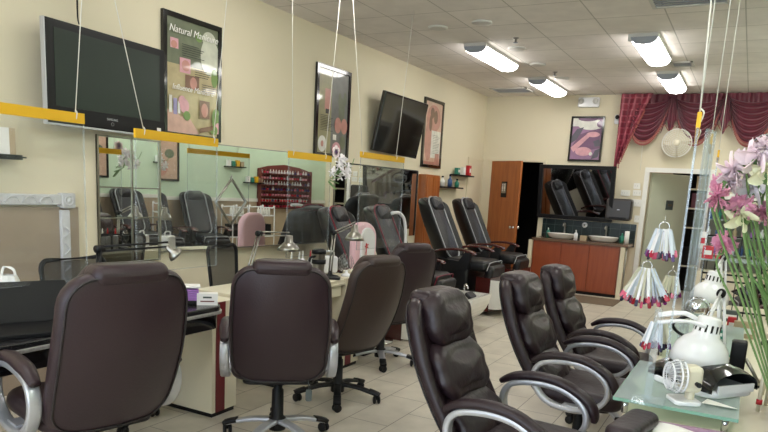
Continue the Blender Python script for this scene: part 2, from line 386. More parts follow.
t = thing('smoke_detector', 'white square detector on the ceiling by the middle light', 'smoke detector', atz(637, 34, ZC))
MB().slab(.08, .05, .02, .015, .008, T=Tm(0, 0, -.02)).build('housing', 'ceilwhite', t)
MB().box((-.02, -.025, -.074), (-.005, -.02, -.066)).box((.01, -.025, -.074), (.025, -.02, -.066)).build('slots', 'black', t)
def vent(p, w, l, lb, n=7):
    t = thing('ceiling_vent', lb, 'ceiling vent', p)
    MB().box((-w / 2, -l / 2, -.015), (-w / 2 + .03, l / 2, 0)).box((w / 2 - .03, -l / 2, -.015), (w / 2, l / 2, 0)).box((-w / 2, -l / 2, -.015), (w / 2, -l / 2 + .03, 0)).box((-w / 2, l / 2 - .03, -.015), (w / 2, l / 2, 0)).build('frame', 'ceilwhite', t)
    b = MB()
    for k in range(n): b.box((-w / 2 + .03, -l / 2 + .03 + (l - .06) * (k + .2) / n, -.01), (w / 2 - .03, -l / 2 + .03 + (l - .06) * (k + .6) / n, -.004))
    b.build('louvres', 'grayend', t); return t
vent(atz(690, 0, ZC) + Vector((0, -.1, 0)), .6, .5, 'white metal ceiling vent above the hanging strings')
vent(atz(512, 90, ZC), .6, .45, 'flat ceiling grille in the corner by the restroom')
vent(atz(675, 64, ZC) + Vector((.08, 0, 0)), .25, .3, 'small dark louvred vent touching the middle light', 3)

# ------------------------------------------------------------------ executive office chairs
REC = 0
def backmap(x, y, z, h=.68, zb=.40, yb=-.19):
    q = (z) / h     # z from 0..h
    yy = yb - (.42 + REC) * q + .21 * q * q + .9 * x * x * (1 - .3 * q)
    return (x * (1.0 - .10 * max(0, .35 - q) - .16 * max(0, q - .55)), y + yy, z + zb)
def caster(parent, x, y, an, m_='black'):
    T = Tm(x, y, .03, rz=an)
    w = MB()
    for sx in (-.016, .016): w.lathe([(0, -.009), (.024, -.009), (.03, -.004), (.03, .004), (.024, .009), (0, .009)], 14, T=T @ Tm(sx, 0, 0, ry=90))
    w.lathe([(.008, 0), (.008, .045)], 8, T=T); w.slab(.014, .014, .012, .006, .004, T=T @ Tm(0, 0, .03))
    w.build('caster', m_, parent)
def star_base(t, arm, cap, rot=0):
    MB().lathe([(.05, .06), (.05, .13), (.036, .14), (.034, .30), (.026, .31), (.026, .42)], 18).build('gas_column', 'black', t)
    for k in range(5):
        a = R(rot + 72 * k); c_, s__ = math.cos(a), math.sin(a)
        b = MB().tube([(c_ * .03, s__ * .03, .115), (c_ * .15, s__ * .15, .108), (c_ * .27, s__ * .27, .078), (c_ * .315, s__ * .315, .066)], .03, .014, 8, up=(-s__, c_, 0), taper=lambda q: 1 - .25 * q, square=True)
        lg = b.build('base_leg', arm, t)
        MB().tube([(c_ * .245, s__ * .245, .092), (c_ * .29, s__ * .29, .08), (c_ * .325, s__ * .325, .066)], .029, .014, 8, up=(-s__, c_, 0), square=True).build('leg_cap', cap, lg)
        caster(t, c_ * .305, s__ * .305, rot + 72 * k + 25)
def exec_chair(name, label, le, metal, arms='loop', rot=0, group=None):
    t = thing(name, label, 'office chair', (0, 0, 0), 0, group)
    star_base(t, metal, 'black' if metal != 'black' else 'black', rot)
    seat = MB().slab(.265, .25, .05, .10, .045, bf=.02, T=Tm(0, .03, .46, rx=90) @ Matrix.Scale(-1, 4, (0, 1, 0))).build('seat', le, t)
    MB().slab(.2, .2, .012, .05, .01, T=Tm(0, .0, .40, rx=90)).build('seat_plate', 'black', t)
    h = .68
    fn = lambda x, y, z: backmap(x, y, z + h / 2)
    back = MB().slab(.272, h / 2, .038, .12, .034, bb=.012, fn=fn).build('backrest', le, t)
    # piping line following the outline of the back, set in a little
    def ring(ins, yo):
        pts = []
        W, Hh, rc = .272 - ins, h / 2 - ins, .12 - ins * .6
        for cx_, cz_, a0 in ((W - rc, Hh - rc, 0), (-W + rc, Hh - rc, 90), (-W + rc, -Hh + rc, 180), (W - rc, -Hh + rc, 270)):
            for k in range(7): a = R(a0 + 15 * k); pts.append(fn(cx_ + rc * math.cos(a), yo, cz_ + rc * math.sin(a)))
            nx = [(-1, 1), (-1, -1), (1, -1), (1, 1)][int(a0 / 90)]
            p, q = (cx_ + rc * math.cos(R(a0 + 90)), cz_ + rc * math.sin(R(a0 + 90))), None
            q = {0: (-W + rc, Hh), 90: (-W, -Hh + rc), 180: (W - rc, -Hh), 270: (W, Hh - rc)}[a0]
            for k in range(1, 6): pts.append(fn(p[0] + (q[0] - p[0]) * k / 6, yo, p[1] + (q[1] - p[1]) * k / 6))
        return pts
    MB().tube(ring(.018, -.040), .0045, sides=6, closed=True, smooth=False).build('piping', 'pipe', back)
    for nm, zc, hh, ww, tt, bf in (('headrest_cushion', .585, .125, .19, .062, .045), ('middle_cushion', .36, .128, .215, .055, .045), ('lumbar_cushion', .14, .118, .215, .055, .05)):
        f2 = lambda x, y, z, zc=zc: backmap(x + .003 * math.sin(z * 60 + x * 20), y + .062 + .0015 * math.sin(x * 55 + 14 * z) * (y > 0) + .0012 * math.sin(z * 70 + 9 * x) * (y > 0), z + zc)
        c = MB().slab(ww, hh, tt, .10, .054, bf=bf, fn=f2).build(nm, le if nm != 'x' else le, back)
    # roll of leather the head cushion folds over the top
    MB().slab(.165, .042, .062, .040, .040, fn=lambda x, y, z: backmap(x, y + .012, z + .668)).build('top_roll', le, back)
    for sx in (-1, 1):
        X = sx * .298
        if arms == 'loop':
            a = MB().tube([(X, -.20, .60), (X, -.14, .655), (X, .0, .675), (X, .12, .655), (X, .205, .59), (X, .21, .50), (X, .13, .425), (X, .0, .405), (X, -.12, .43), (X, -.195, .51)], .026, .015, 8, closed=True, square=True, sub=5).build('armrest', metal, t)
            MB().tube([(X, -.225, .645), (X, -.15, .685), (X, -.02, .705), (X, .10, .69), (X, .21, .635), (X, .25, .575), (X, .25, .54)], .036, .024, 10, sub=5, taper=lambda q: .6 + .4 * min(1, 5 * q, 5 * (1 - q))).build('arm_pad', le, a)
            MB().cbox((sx * .27, .02, .42), (.07, .09, .02)).build('bracket', metal, a)
        else:
            a = MB().tube([(sx * .2, .02, .40), (X, .02, .43), (X, .0, .55), (X, -.02, .66)], .03, .014, 8, up=(0, 1, 0), square=True).build('armrest', metal, t)
            MB().tube([(X, -.22, .60), (X, -.15, .675), (X, .02, .69), (X, .2, .675), (X, .25, .64)], .035, .02, 10, taper=lambda q: .6 + .4 * min(1, 5 * q, 5 * (1 - q))).build('arm_pad', 'black', a)
    # lever under the seat
    MB().tube([(.1, -.05, .39), (.26, -.1, .385)], .006, sides=6, smooth=False).build('lever', 'black', t)
    return t
GL, GR = 'brown customer chairs along the left tables', 'brown customer chairs along the right tables'
C2 = exec_chair('office_chair', 'brown leather chair seen squarely from behind, silver star base and hanging tag below', 'leather', 'silver', rot=20, group=GL)
C2.location = (-2.30, 3.07, 0); C2.rotation_euler[2] = R(38)
p = atz(309, 398, .35)
MB().tube([(.16, -.24, .43), (.165, -.25, .38)], .002, sides=5, smooth=False).slab(.018, .035, .006, .012, .005, T=Tm(.165, -.25, .345)).build('hanging_tag', 'plateg', C2)
C1 = dup(C2, (-2.51, 1.94, 0), 76, 'largest brown leather chair, at the black table beside the laptop', 1.04)
for ch in C1.children:
    if ch.name.startswith('hanging_tag'): bpy.data.objects.remove(ch); break
C4 = dup(C1, (-2.66, 5.0, 0), 68, 'fourth brown chair with silver arms, partly behind the warm brown one', .97, GL)
C3 = exec_chair('office_chair', 'warm brown chair with black plastic arms and black star base', 'leather3', 'black', arms='tee', rot=10, group=GL)
C3.scale = (.96,) * 3; C3.location = (-2.42, 3.93, 0); C3.rotation_euler[2] = R(76)
REC = .10
R1 = exec_chair('office_chair', 'nearest dark leather chair of the right row, facing the glass shelf', 'leather2', 'silver', rot=40, group=GR)
R1.location = (-.755, 2.73, 0); R1.rotation_euler[2] = R(-95); R1.scale = (.96,) * 3
R2 = dup(R1, (-.71, 3.82, 0), -94, 'dark leather chair, the middle of the right row of three', .95)
R3 = dup(R1, (-.72, 4.68, 0), -94, 'dark leather chair farthest along the right row', .93)

# ------------------------------------------------------------------ technicians' mesh chairs
def mesh_chair(name, label):
    t = thing(name, label, 'mesh chair', (0, 0, 0), 0, 'black mesh technician chairs')
    star_base(t, 'black', 'black', 0)
    MB().slab(.24, .23, .035, .08, .03, T=Tm(0, 0, .45, rx=90)).build('seat', 'pblack', t)
    fn = lambda x, y, z: (x, y - .20 - .10 * (z - .55) + .5 * x * x, z - .03)
    pts = []
    for cx_, cz_, a0 in ((.17, .96, 0), (-.17, .96, 90), (-.14, .58, 180), (.14, .58, 270)):
        for k in range(5): a = R(a0 + 22.5 * k); pts.append(fn(cx_ + .05 * math.cos(a), 0, cz_ + .05 * math.sin(a)))
    b = MB().tube(pts, .014, sides=8, closed=True, smooth=False).build('back_frame', 'black', t)
    MB().grid(lambda u, v: fn((u * 2 - 1) * (.18 + .03 * v), 0, .55 + .45 * v), 10, 10).build('mesh_panel', 'mesh', b)
    MB().tube([(0, -.05, .42), (0, -.22, .45), (0, -.25, .56)], .025, .012, square=True).build('back_support', 'black', t)
    for sx in (-1, 1):
        a = MB().tube([(sx * .2, 0, .42), (sx * .28, 0, .45), (sx * .28, 0, .63)], .02, .012, up=(0, 1, 0), square=True).build('armrest', 'black', t)
        MB().slab(.035, .11, .012, .03, .01, T=Tm(sx * .28, 0, .645, rx=90)).build('arm_pad', 'black', a)
    return t
m1 = mesh_chair('mesh_chair', 'black mesh chair behind the table with the laptop'); 
m1.location = (-3.32, 2.66, 0); m1.rotation_euler[2] = R(-90)
dup(m1, (-3.42, 4.12, .0), -78, 'black mesh chair beyond the white and purple boxes, before the long mirror')

# ------------------------------------------------------------------ nail tables (left row)
def nail_table(label, y0, y1, x0, x1, top, edge, round_end=True):
    t = thing('nail_table', label, 'nail table', ((x0 + x1) / 2, (y0 + y1) / 2, 0), 0, 'nail tables along the left wall')
    w, l = (x1 - x0) / 2, (y1 - y0) / 2
    MB().slab(w, l, .018, .11 if round_end else .03, .008, T=Tm(0, 0, .742, rx=90)).build('tabletop', top, t)
    MB().slab(w + .008, l + .008, .010, .115 if round_end else .03, .004, T=Tm(0, 0, .722, rx=90)).build('edge_band', edge, t)
    MB().slab(w - .015, l - .015, .045, .10 if round_end else .03, .006, T=Tm(0, 0, .667, rx=90)).build('apron', 'blackg' if round_end else 'cream', t)
    return t, w, l
def pedestal(t, ya, yb, xa, xb, h, face='y'):
    ox, oy = t.location.x, t.location.y
    p = MB().box((xa - ox, ya - oy, .03), (xb - ox, yb - oy, h)).box((xa - ox + .01, ya - oy + .01, 0), (xb - ox - .01, yb - oy - .01, .03), 1).build('pedestal', ['cream', 'black'], t)
    q = (yb - ya)
    MB().box((xb - ox, ya - oy + q * .14, .03), (xb - ox + .004, ya - oy + q * .5, h)).build('stripe', 'wine', p, label='burgundy stripe')
    MB().box((xa - ox + .12, ya - oy - .003, .03), (xa - ox + .125, ya - oy, h)).build('seam', 'beige', p)
    return p
T1, w_, l_ = nail_table('black round-ended nail table with speckled edge beside the largest chair', .9, 3.06, -3.14, -2.68, 'bgranite', 'granite')
pedestal(T1, 3.09, 3.32, -3.3, -2.83, .745); pedestal(T1, 1.1, 1.35, -3.2, -2.8, .62)
T2, w_, l_ = nail_table('cream nail table with chrome desk lamps and burgundy stripes', 3.36, 4.60, -3.24, -2.80, 'cream', 'cream', False)
pedestal(T2, 4.605, 4.86, -3.24, -2.80, .76); pedestal(T2, 3.85, 4.0, -3.2, -2.9, .62)
lt = MB().box((.218, .82, .60), (.232, .86, .66)).build('latch', 'blackg', T2)
T3, w_, l_ = nail_table('cream nail table farthest back, beside the pedicure chairs', 5.05, 5.42, -3.12, -2.85, 'cream', 'cream', False)
pedestal(T3, 5.1, 5.3, -3.1, -2.87, .62)
TT = .76

# laptop on table 1
p = atz(30, 318, TT)
t = thing('laptop', 'open black laptop with its screen turned away on the black table', 'laptop', (-2.93, 1.95, TT), 68)
MB().slab(.19, .13, .010, .01, .004, T=Tm(0, -.1, .010, rx=90)).build('keyboard_base', 'black', t)
MB().slab(.19, .10, .006, .01, .003, T=Tm(0, .06, .112, rx=-20)).build('screen_lid', 'black', t)

# ------------------------------------------------------------------ desk lamps with shades
def desk_lamp(name, label, base, elbow, head, shade, metal, r=.075, hh=.10, cat='desk lamp', group=None, tilt=(0, 0, -1), vents=False, thin=.007):
    base, elbow, head = Vector(base), Vector(elbow), Vector(head)
    t = thing(name, label, cat, base, 0, group); e = elbow - base; hd = head - base
    MB().lathe([(.07, 0), (.07, .012), (.02, .022), (.012, .05)], 20).build('base', 'black', t)
    for o in (-.012, .012):
        MB().tube([(o, 0, .03), e + Vector((o, 0, 0))], thin, sides=8, smooth=False).build('lower_arm', metal, t)
        MB().tube([e + Vector((0, 0, o)), hd + Vector((0, 0, .02 + o))], thin * .8, sides=8, smooth=False).build('upper_arm', metal, t)
    MB().lathe([(.02, -.02), (.02, .02)], 12, T=Matrix.Translation(e) @ Tm(rx=90)).build('elbow_joint', 'black', t)
    n = Vector(tilt).normalized(); nk = .40 if vents else .36; q = n.to_track_quat('Z', 'Y').to_matrix().to_4x4()
    T = Matrix.Translation(hd) @ q
    pr = [(0, -.015), (r * .3, -.01), (r * .36, hh * .38), (r * .55, hh * .5), (r * .85, hh * .75), (r, hh), (r * .96, hh), (r * .8, hh * .76), (r * .3, hh * .45), (0, hh * .4)]
    if vents: pr = [(0, -.012), (r * .36, -.008), (r * .40, .0), (r * .46, hh * .36), (r * .68, hh * .46), (r * .86, hh * .6), (r * .96, hh * .78), (r, hh), (r * .97, hh), (r * .9, hh * .75), (r * .6, hh * .5), (r * .3, hh * .42), (0, hh * .4)]
    sh = MB().lathe(pr, 28, T=T).build('lamp_shade', shade, t)
    if vents:
        v = MB()
        for k in range(14): a = 2 * PI * k / 14; v.cbox((0, 0, 0), (.003, .008, hh * .22), T=T @ Tm(rz=math.degrees(a)) @ Tm(r * .43, 0, hh * .22, rx=0))
        v.build('vent_slots', 'dark', sh)
    MB().lathe([(0, hh * .45), (.018, hh * .5), (.022, hh * .75), (0, hh * .9)], 12, T=T).build('bulb', 'lwhite', sh)
    return t
LG = 'chrome desk lamps on the left tables'
desk_lamp('desk_lamp', 'chrome desk lamp above the mesh chair, in front of the mirror', (-3.02, 3.62, TT), atx(259, 233.5, -3.02), atx(289, 237, -2.95), 'steel', 'steel', .088, .10, group=LG)
desk_lamp('desk_lamp', 'chrome desk lamp beside the silver tumbler and pink cushion', (-2.95, 4.6, TT), atx(334, 233, -2.95), atx(355, 226, -2.9), 'steel', 'steel', .085, .12, group=LG)
desk_lamp('desk_lamp', 'folded dark desk lamp arm stretching above the largest chair', (-2.95, 2.35, TT), atx(99, 249, -2.95), atx(168, 248, -2.8), 'steel', 'black', .045, .06, group=LG, tilt=(.3, .6, -.6))

# tumbler
t = thing('tumbler', 'stainless steel travel tumbler with black handle and lid', 'tumbler', atz(318, 280, TT), scale=1.3)
MB().lathe([(.03, 0), (.034, .05), (.04, .16), (.042, .165)], 20).build('cup', 'steel', t); MB().lathe([(.043, .16), (.043, .18), (.03, .188), (0, .188)], 20).build('lid', 'black', t)
MB().tube([(0, -.042, .145), (0, -.09, .14), (0, -.095, .09), (0, -.04, .05)], .008, sides=8).build('handle', 'black', t)
MB().lathe([(.039, .1), (.043, .1), (.043, .125), (.039, .125)], 20).build('band', 'black', t)
# white squeeze bottles
for k in range(5):
    o = thing('squeeze_bottle', 'white squeeze bottle with pointed tip between mug and lamp', 'bottle', (-3.05 + .02 * (k % 2), 4.20 + .075 * k, TT), 0, 'white squeeze bottles on the cream table')
    o.scale = (1, 1, 1.45)
    MB().lathe([(.025, 0), (.027, .09), (.012, .11)], 14).build('bottle_body', 'lwhite', o); MB().lathe([(.01, .11), (.004, .15), (0, .152)], 10).build('tip', 'red' if k > 2 else 'white', o)
# small desk fan
t = thing('desk_fan', 'small clear-grilled desk fan under the second chrome lamp', 'fan', (-2.88, 4.74, TT), 60)
MB().lathe([(.045, 0), (.04, .015), (.012, .03), (.012, .05)], 16).build('stand', 'lwhite', t)
w = MB()
for rr in (.02, .04, .06, .075): w.tube([(rr * math.cos(a * PI / 12), .02, .11 + rr * math.sin(a * PI / 12)) for a in range(24)], .0018, sides=5, closed=True, smooth=False)
for a in range(12): w.tube([(0, .02, .11), (.075 * math.cos(a * PI / 6), .02, .11 + .075 * math.sin(a * PI / 6))], .0015, sides=4, smooth=False)
w.build('grille', 'chrome', t); MB().lathe([(.025, -.03), (.03, .0)], 12, T=Tm(0, .02, .11, rx=90)).build('motor', 'plateg', t)
t = thing('white_console', 'white rounded plastic nail machine behind the small fan', 'nail machine', (-3.1, 4.78, TT), 60)
MB().slab(.085, .075, .05, .03, .02, T=Tm(0, 0, .076)).build('body', 'lwhite', t); MB().tube([(-.06, 0, .15), (-.05, 0, .185), (.05, 0, .185), (.06, 0, .15)], .008).build('carry_handle', 'lwhite', t)
t = thing('flat_box', 'flat black tray on the cream table by the second lamp', 'tray', (-2.87, 4.50, TT), 30); MB().slab(.07, .05, .008, .01, .004, T=Tm(0, 0, .01, rx=90)).build('tray_body', 'black', t)
# pink cushion chair behind table 2/3
t = thing('pink_chair', 'pink and white rounded salon chair printed with a red flower', 'chair', (-3.12, 5.70, 0), -95)
MB().slab(.2, .2, .05, .08, .04, T=Tm(0, 0, .46, rx=90)).build('seat', 'pink', t)
bk = MB().slab(.19, .25, .04, .15, .035, bf=.01, fn=lambda x, y, z: (x, y - .2 + .8 * x * x, z + .91)).build('backrest', 'pink', t)
MB().slab(.12, .22, .012, .115, .01, fn=lambda x, y, z: (x - .03, y - .155 + .8 * x * x, z + .89)).build('front_pad', 'lwhite', bk)
w = MB()
for a in range(5): w.tube([(0, -.132, .93), (.03 * math.cos(a * 1.256), -.130, .93 + .03 * math.sin(a * 1.256))], .006, sides=5, smooth=False)
w.tube([(0, -.132, .91), (-.01, -.132, .83), (-.04, -.132, .77)], .003, sides=5).tube([(0, -.132, .91), (.03, -.132, .80)], .003, sides=5)
w.build('flower_print', 'red', bk)
MB().lathe([(.2, 0), (.2, .02), (.03, .05), (.03, .42)], 20).build('pedestal_base', 'chrome', t)
# boxes by the mesh chair
p = atz(214, 300, TT)
t = thing('card_holder', 'white card box with small dark print beside the purple stack', 'box', (-2.77, 2.98, TT), 42)
MB().box((-.06, -.03, 0), (.06, .03, .07)).build('box_body', 'paper', t)
MB().box((-.025, -.0312, .042), (.025, -.0302, .052)).build('print_mark', 'plateg', t); MB().box((-.04, -.0312, .02), (.04, -.0302, .027)).build('print_line', 'wine', t)
t = thing('file_stack', 'stack of purple cards under a white lid on the black table', 'card stack', (-2.88, 2.92, TT), 45)
w = MB()
for k in range(6): w.cbox((random.uniform(-.006, .006), random.uniform(-.005, .005), .03 + .011 * k), (.15, .1, .008))
w.build('cards', 'purple', t); MB().slab(.085, .06, .012, .01, .005, T=Tm(0, 0, .013, rx=90)).build('black_tray', 'black', t); MB().slab(.08, .055, .006, .01, .004, T=Tm(0, 0, .105, rx=90)).build('lid', 'paper', t)
# paper bag and bits at far left
p = atx(6, 300, -3.05)
t = thing('plastic_bag', 'crumpled white plastic bag at the left end of the black table', 'bag', (-3.08, 1.95, TT), 30)
def bag(u, v):
    a = u * 2 * PI; r_ = .085 * (1 - .55 * v ** 2) * (1 + .14 * math.sin(5 * a + 4 * v) + .08 * math.sin(11 * a + 9 * v)); return (r_ * math.cos(a), r_ * .8 * math.sin(a), .235 * v)
MB().grid(bag, 40, 12).build('bag_body', 'paper', t)
MB().tube([(-.03, 0, .22), (-.02, .01, .27), (.03, 0, .26), (.035, 0, .21)], .007, .003).build('bag_handle', 'paper', t)
t = thing('wire_basket', 'small round wire ring tangle between bag and laptop', 'basket', atx(30, 282, -3.1) - Vector((0, 0, .06)))
t.location.z = TT
w = MB()
for q in range(3): w.tube([(.07 * math.cos(a * PI / 8), .06 * math.sin(a * PI / 8), .05 * q + .01 + .004 * a) for a in range(16)], .003, sides=5, closed=False)
w.tube([(.07, 0, .0), (.05, 0, .12), (-.05, 0, .13), (-.07, 0, .0)], .003, sides=5)
w.build('wires', 'piping', t)

# ------------------------------------------------------------------ hung things on the left wall
def hung(name, label, cat, y, z, x=XL, rz=90, group=None): return thing(name, label, cat, (x, y, z), rz, group)
def framed(t, w, h, d=.03, bw=.04, fm='blackg'):   # origin at bottom left
    f = MB().box((0, -d, 0), (bw, 0, h)).box((w - bw, -d, 0), (w, 0, h)).box((bw, -d, 0), (w - bw, 0, bw)).box((bw, -d, h - bw), (w - bw, 0, h))
    f.build('frame', fm, t)
def art(t, w, h, bw, shapes, mats, d=.018):
    b = MB().box((bw, -d, bw), (w - bw, -.002, h - bw), 0)
    for k, (mi, poly) in enumerate(shapes):
        y = -d - .0006 * (k + 1)
        pts = [(max(bw, min(w - bw, px * w)), y, max(bw, min(h - bw, pz * h))) for px, pz in poly]
        b.add(pts, [tuple(range(len(pts)))], mi)
    return b.build('print', mats, t)
def ell(cx, cz, rx, rz, n=20, a0=0): return [(cx + rx * math.cos(2 * PI * k / n + a0), cz + rz * math.sin(2 * PI * k / n + a0)) for k in range(n)]
def rect(a, b, c, d): return [(a, b), (c, b), (c, d), (a, d)]
def pm(n, c): return mat(n, s(*c), .35, coat=.8, var=.3, vscale=14)
P = {k: pm('print_' + k, c) for k, c in dict(olive=(150, 145, 105), dgreen=(104, 112, 88), pale=(196, 198, 180), leaf=(110, 140, 70), pinkp=(210, 155, 165), rosy=(188, 132, 120), skin=(205, 165, 150), dark=(40, 38, 38), whitep=(222, 220, 212), tanp=(180, 165, 125), lav=(150, 140, 185), brown=(120, 85, 65), grey=(110, 112, 108), mauve=(150, 110, 145), mauved=(112, 76, 108), slate=(82, 78, 92), peach=(205, 170, 150)).items()}
def lines(x0, z0, n, wd, step=.018, th=.005):
    return [rect(x0, z0 - k * step, x0 + wd * (.75 + .25 * ((k * 7) % 4) / 3), z0 - k * step + th) for k in range(n)]
# poster 1
a = atx(160.4, 7.6, XL); b = atx(219.4, 26, XL)
PW, PH, PZ = .665, .96, 1.815
pw1 = (a.y, b.y)
t = hung('framed_poster', 'tall black-framed manicure poster with hands and flowers beside the big TV', 'poster', a.y, PZ, group='framed posters on the left wall'); framed(t, PW, PH)
sh = [(1, rect(0, .6, 1, 1)), (2, ell(.80, .72, .17, .16)), (2, ell(.78, .86, .12, .07)), (3, ell(.60, .86, .06, .04)), (3, ell(.88, .55, .06, .08)), (4, rect(.12, .72, .25, .80)), (5, ell(.18, .75, .05, .03)), (4, rect(.27, .54, .45, .66)), (5, ell(.37, .60, .07, .045)),
      (12, rect(.36, .42, .60, .53)), (5, ell(.5, .47, .06, .05)), (6, [(0, .22), (.2, .22), (.48, .06), (.52, 0), (0, 0)]), (6, [(.2, .16), (.40, .2), (.6, .05), (.4, .02)]),
      (8, rect(.09, .2, .14, .34)), (9, rect(.16, .19, .22, .32)), (8, rect(.23, .2, .27, .3)), (4, ell(.34, .27, .08, .06)), (4, ell(.3, .31, .06, .04)), (3, ell(.38, .19, .06, .04)),
      (12, rect(.60, .19, .78, .34)), (5, ell(.69, .26, .06, .06)), (3, ell(.9, .2, .08, .09)), (4, ell(.93, .12, .05, .05)), (3, ell(.86, .1, .07, .04)), (12, [(.6, .1), (.84, .14), (.84, .1), (.6, .06)])]
sh += [(10, q) for q in lines(.29, .765, 6, .38)] + [(10, q) for q in lines(.5, .58, 4, .28)] + [(10, q) for q in lines(.62, .47, 4, .3)]
art(t, PW, PH, .035, sh, [P[k] for k in ('tanp', 'dgreen', 'pale', 'leaf', 'pinkp', 'rosy', 'skin', 'dark', 'whitep', 'lav', 'dark', 'olive', 'brown')])
text('Natural Manicure', .078, t, (.33, -.036, .835), 'paper', font_shear=.25); text('Influence Manicure', .062, t, (.32, -.036, .395), 'paper', font_shear=.25)

# poster 2
a = atx(315.8, 62.5, XL)
t = hung('framed_poster', 'narrow black-framed lotion poster right of the hanging string', 'poster', a.y, PZ - .01, group='framed posters on the left wall'); framed(t, PW + .02, PH)
sh = [(1, rect(0, 0, .45, 1)), (4, rect(.25, .52, .42, .75)), (5, rect(.28, .48, .38, .53)), (2, rect(.58, .28, 1, .98)), (3, ell(.75, .55, .1, .14)), (3, ell(.68, .66, .05, .08)), (3, ell(.84, .68, .05, .08)),
      (6, ell(.65, .37, .1, .09)), (6, ell(.84, .37, .1, .09)), (7, ell(.2, .14, .12, .09)), (4, ell(.2, .14, .04, .035)), (8, ell(.62, .1, .13, .08)), (7, ell(.62, .1, .04, .03)), (3, ell(.8, .18, .08, .08)), (7, rect(.5, .2, .6, .26))]
sh += [(9, q) for q in lines(.12, .45, 10, .36)]
art(t, PW + .02, PH, .045, sh, [P[k] for k in ('grey', 'olive', 'grey', 'dgreen', 'rosy', 'dark', 'rosy', 'whitep', 'pinkp', 'dark')])
# poster 3
a = atx(424.2, 96.7, XL)
t = hung('framed_poster', 'black-framed poster of a reddish sculpture beyond the tilted TV', 'poster', a.y, PZ + .01, group='framed posters on the left wall'); framed(t, PW, PH)
sh = [(1, ell(.5, .72, .36, .2)), (1, ell(.3, .4, .2, .3)), (2, ell(.42, .8, .1, .08)), (2, ell(.6, .75, .1, .1)), (2, ell(.35, .65, .08, .12)), (3, rect(.42, .15, .9, .55)), (1, rect(.66, .08, .88, .22)), (4, rect(.1, .04, .9, .09))] + [(5, q) for q in lines(.5, .48, 12, .34, .024)]
art(t, PW, PH, .045, sh, [P[k] for k in ('peach', 'rosy', 'brown', 'whitep', 'rosy', 'grey')])

# big TV
def tv(label, pts_tl, w, h, x, yaw, tilt, loc, screen='screen'):
    t = thing('television', label, 'television', loc, 90 + yaw, 'wall-mounted televisions', rx=0)
    t.rotation_euler = (R(tilt), 0, R(90 + yaw))
    MB().slab(w / 2, h / 2, .025, .012, .008, T=Tm(0, .015, 0)).build('cabinet', 'black', t)
    MB().box((-w / 2 + .06, -.012, -h / 2 + .11), (w / 2 - .06, -.0095, h / 2 - .05)).build('screen', screen, t)
    return t
tl, tr, br, bl = atx(45, 18, XL + .19), atx(167, 47, XL + .11), atx(164, 135, XL + .11), atx(42, 127, XL + .19)
c = (tl + tr + br + bl) / 4; wv = ((tr + br) / 2 - (tl + bl) / 2); hv = ((tl + tr) / 2 - (bl + br) / 2)
yaw1 = math.degrees(math.atan2(wv.y, wv.x)) - 90
wv = wv * .97; hv = hv * .965
t = tv('big flat TV with grey-green screen beside the manicure poster', None, wv.length, hv.length, 0, yaw1, 0, c)
tw, th = wv.length / 2, hv.length / 2
MB().box((-tw, -.01, -th - .012), (tw, .03, -th)).box((-tw - .006, -.006, -th - .012), (-tw, .03, th)).build('silver_rim', 'silver', t)
text('SAMSUNG', .022, t, (0, -.0105, -th + .07), 'silver'); MB().tube([(.012 * math.cos(a * PI / 8), -.011, -th + .04 + .012 * math.sin(a * PI / 8)) for a in range(16)], .0012, sides=4, closed=True, smooth=False).build('power_ring', 'silver', t)
MB().box((tw - .09, -.0125, -th + .02), (tw - .05, -.0095, -th + .06)).build('sticker', 'paper', t)
MB().box((-.2, .04, -.15), (.2, .12, .15)).build('wall_bracket', 'black', t)
w = MB(); p0 = c + Vector((0, 0, th))
for dx in (0, .02): w.tube([atx(79, 24, XL + .16) , atx(77 + dx * 30, 8, XL + .06), Vector((XL + .03, atx(75, 0, XL).y + dx, ZC - .02))], .004, sides=6)
tag(w.build('tv_cable', 'black'), 'black cable running from the big TV up to the ceiling', 'cable')
# second TV, tilted
tl, tr, br, bl = atx(383, 90, XL + .18), atx(425, 103.5, XL + .30), atx(417, 159, XL + .18), atx(372.5, 150, XL + .06)
c = (tl + tr + br + bl) / 4; wv = ((tr + br) / 2 - (tl + bl) / 2); hv = ((tl + tr) / 2 - (bl + br) / 2)
t = thing('television', 'smaller black TV tilted forward between two posters', 'television', c, 0, 'wall-mounted televisions')
xa = wv.normalized(); za = (hv - xa * hv.dot(xa)).normalized(); ya = za.cross(xa)
t.matrix_world = Matrix(((xa.x, ya.x, za.x, c.x), (xa.y, ya.y, za.y, c.y), (xa.z, ya.z, za.z, c.z), (0, 0, 0, 1)))
tw, th = wv.length / 2, hv.length / 2
MB().slab(tw, th, .025, .012, .008).build('cabinet', 'blackg', t); MB().box((-tw + .025, -.027, -th + .045), (tw - .025, -.0248, th - .025)).build('screen', 'blackg', t)
MB().box((-.12, .025, -.1), (.12, .09, .1)).build('wall_bracket', 'black', t)

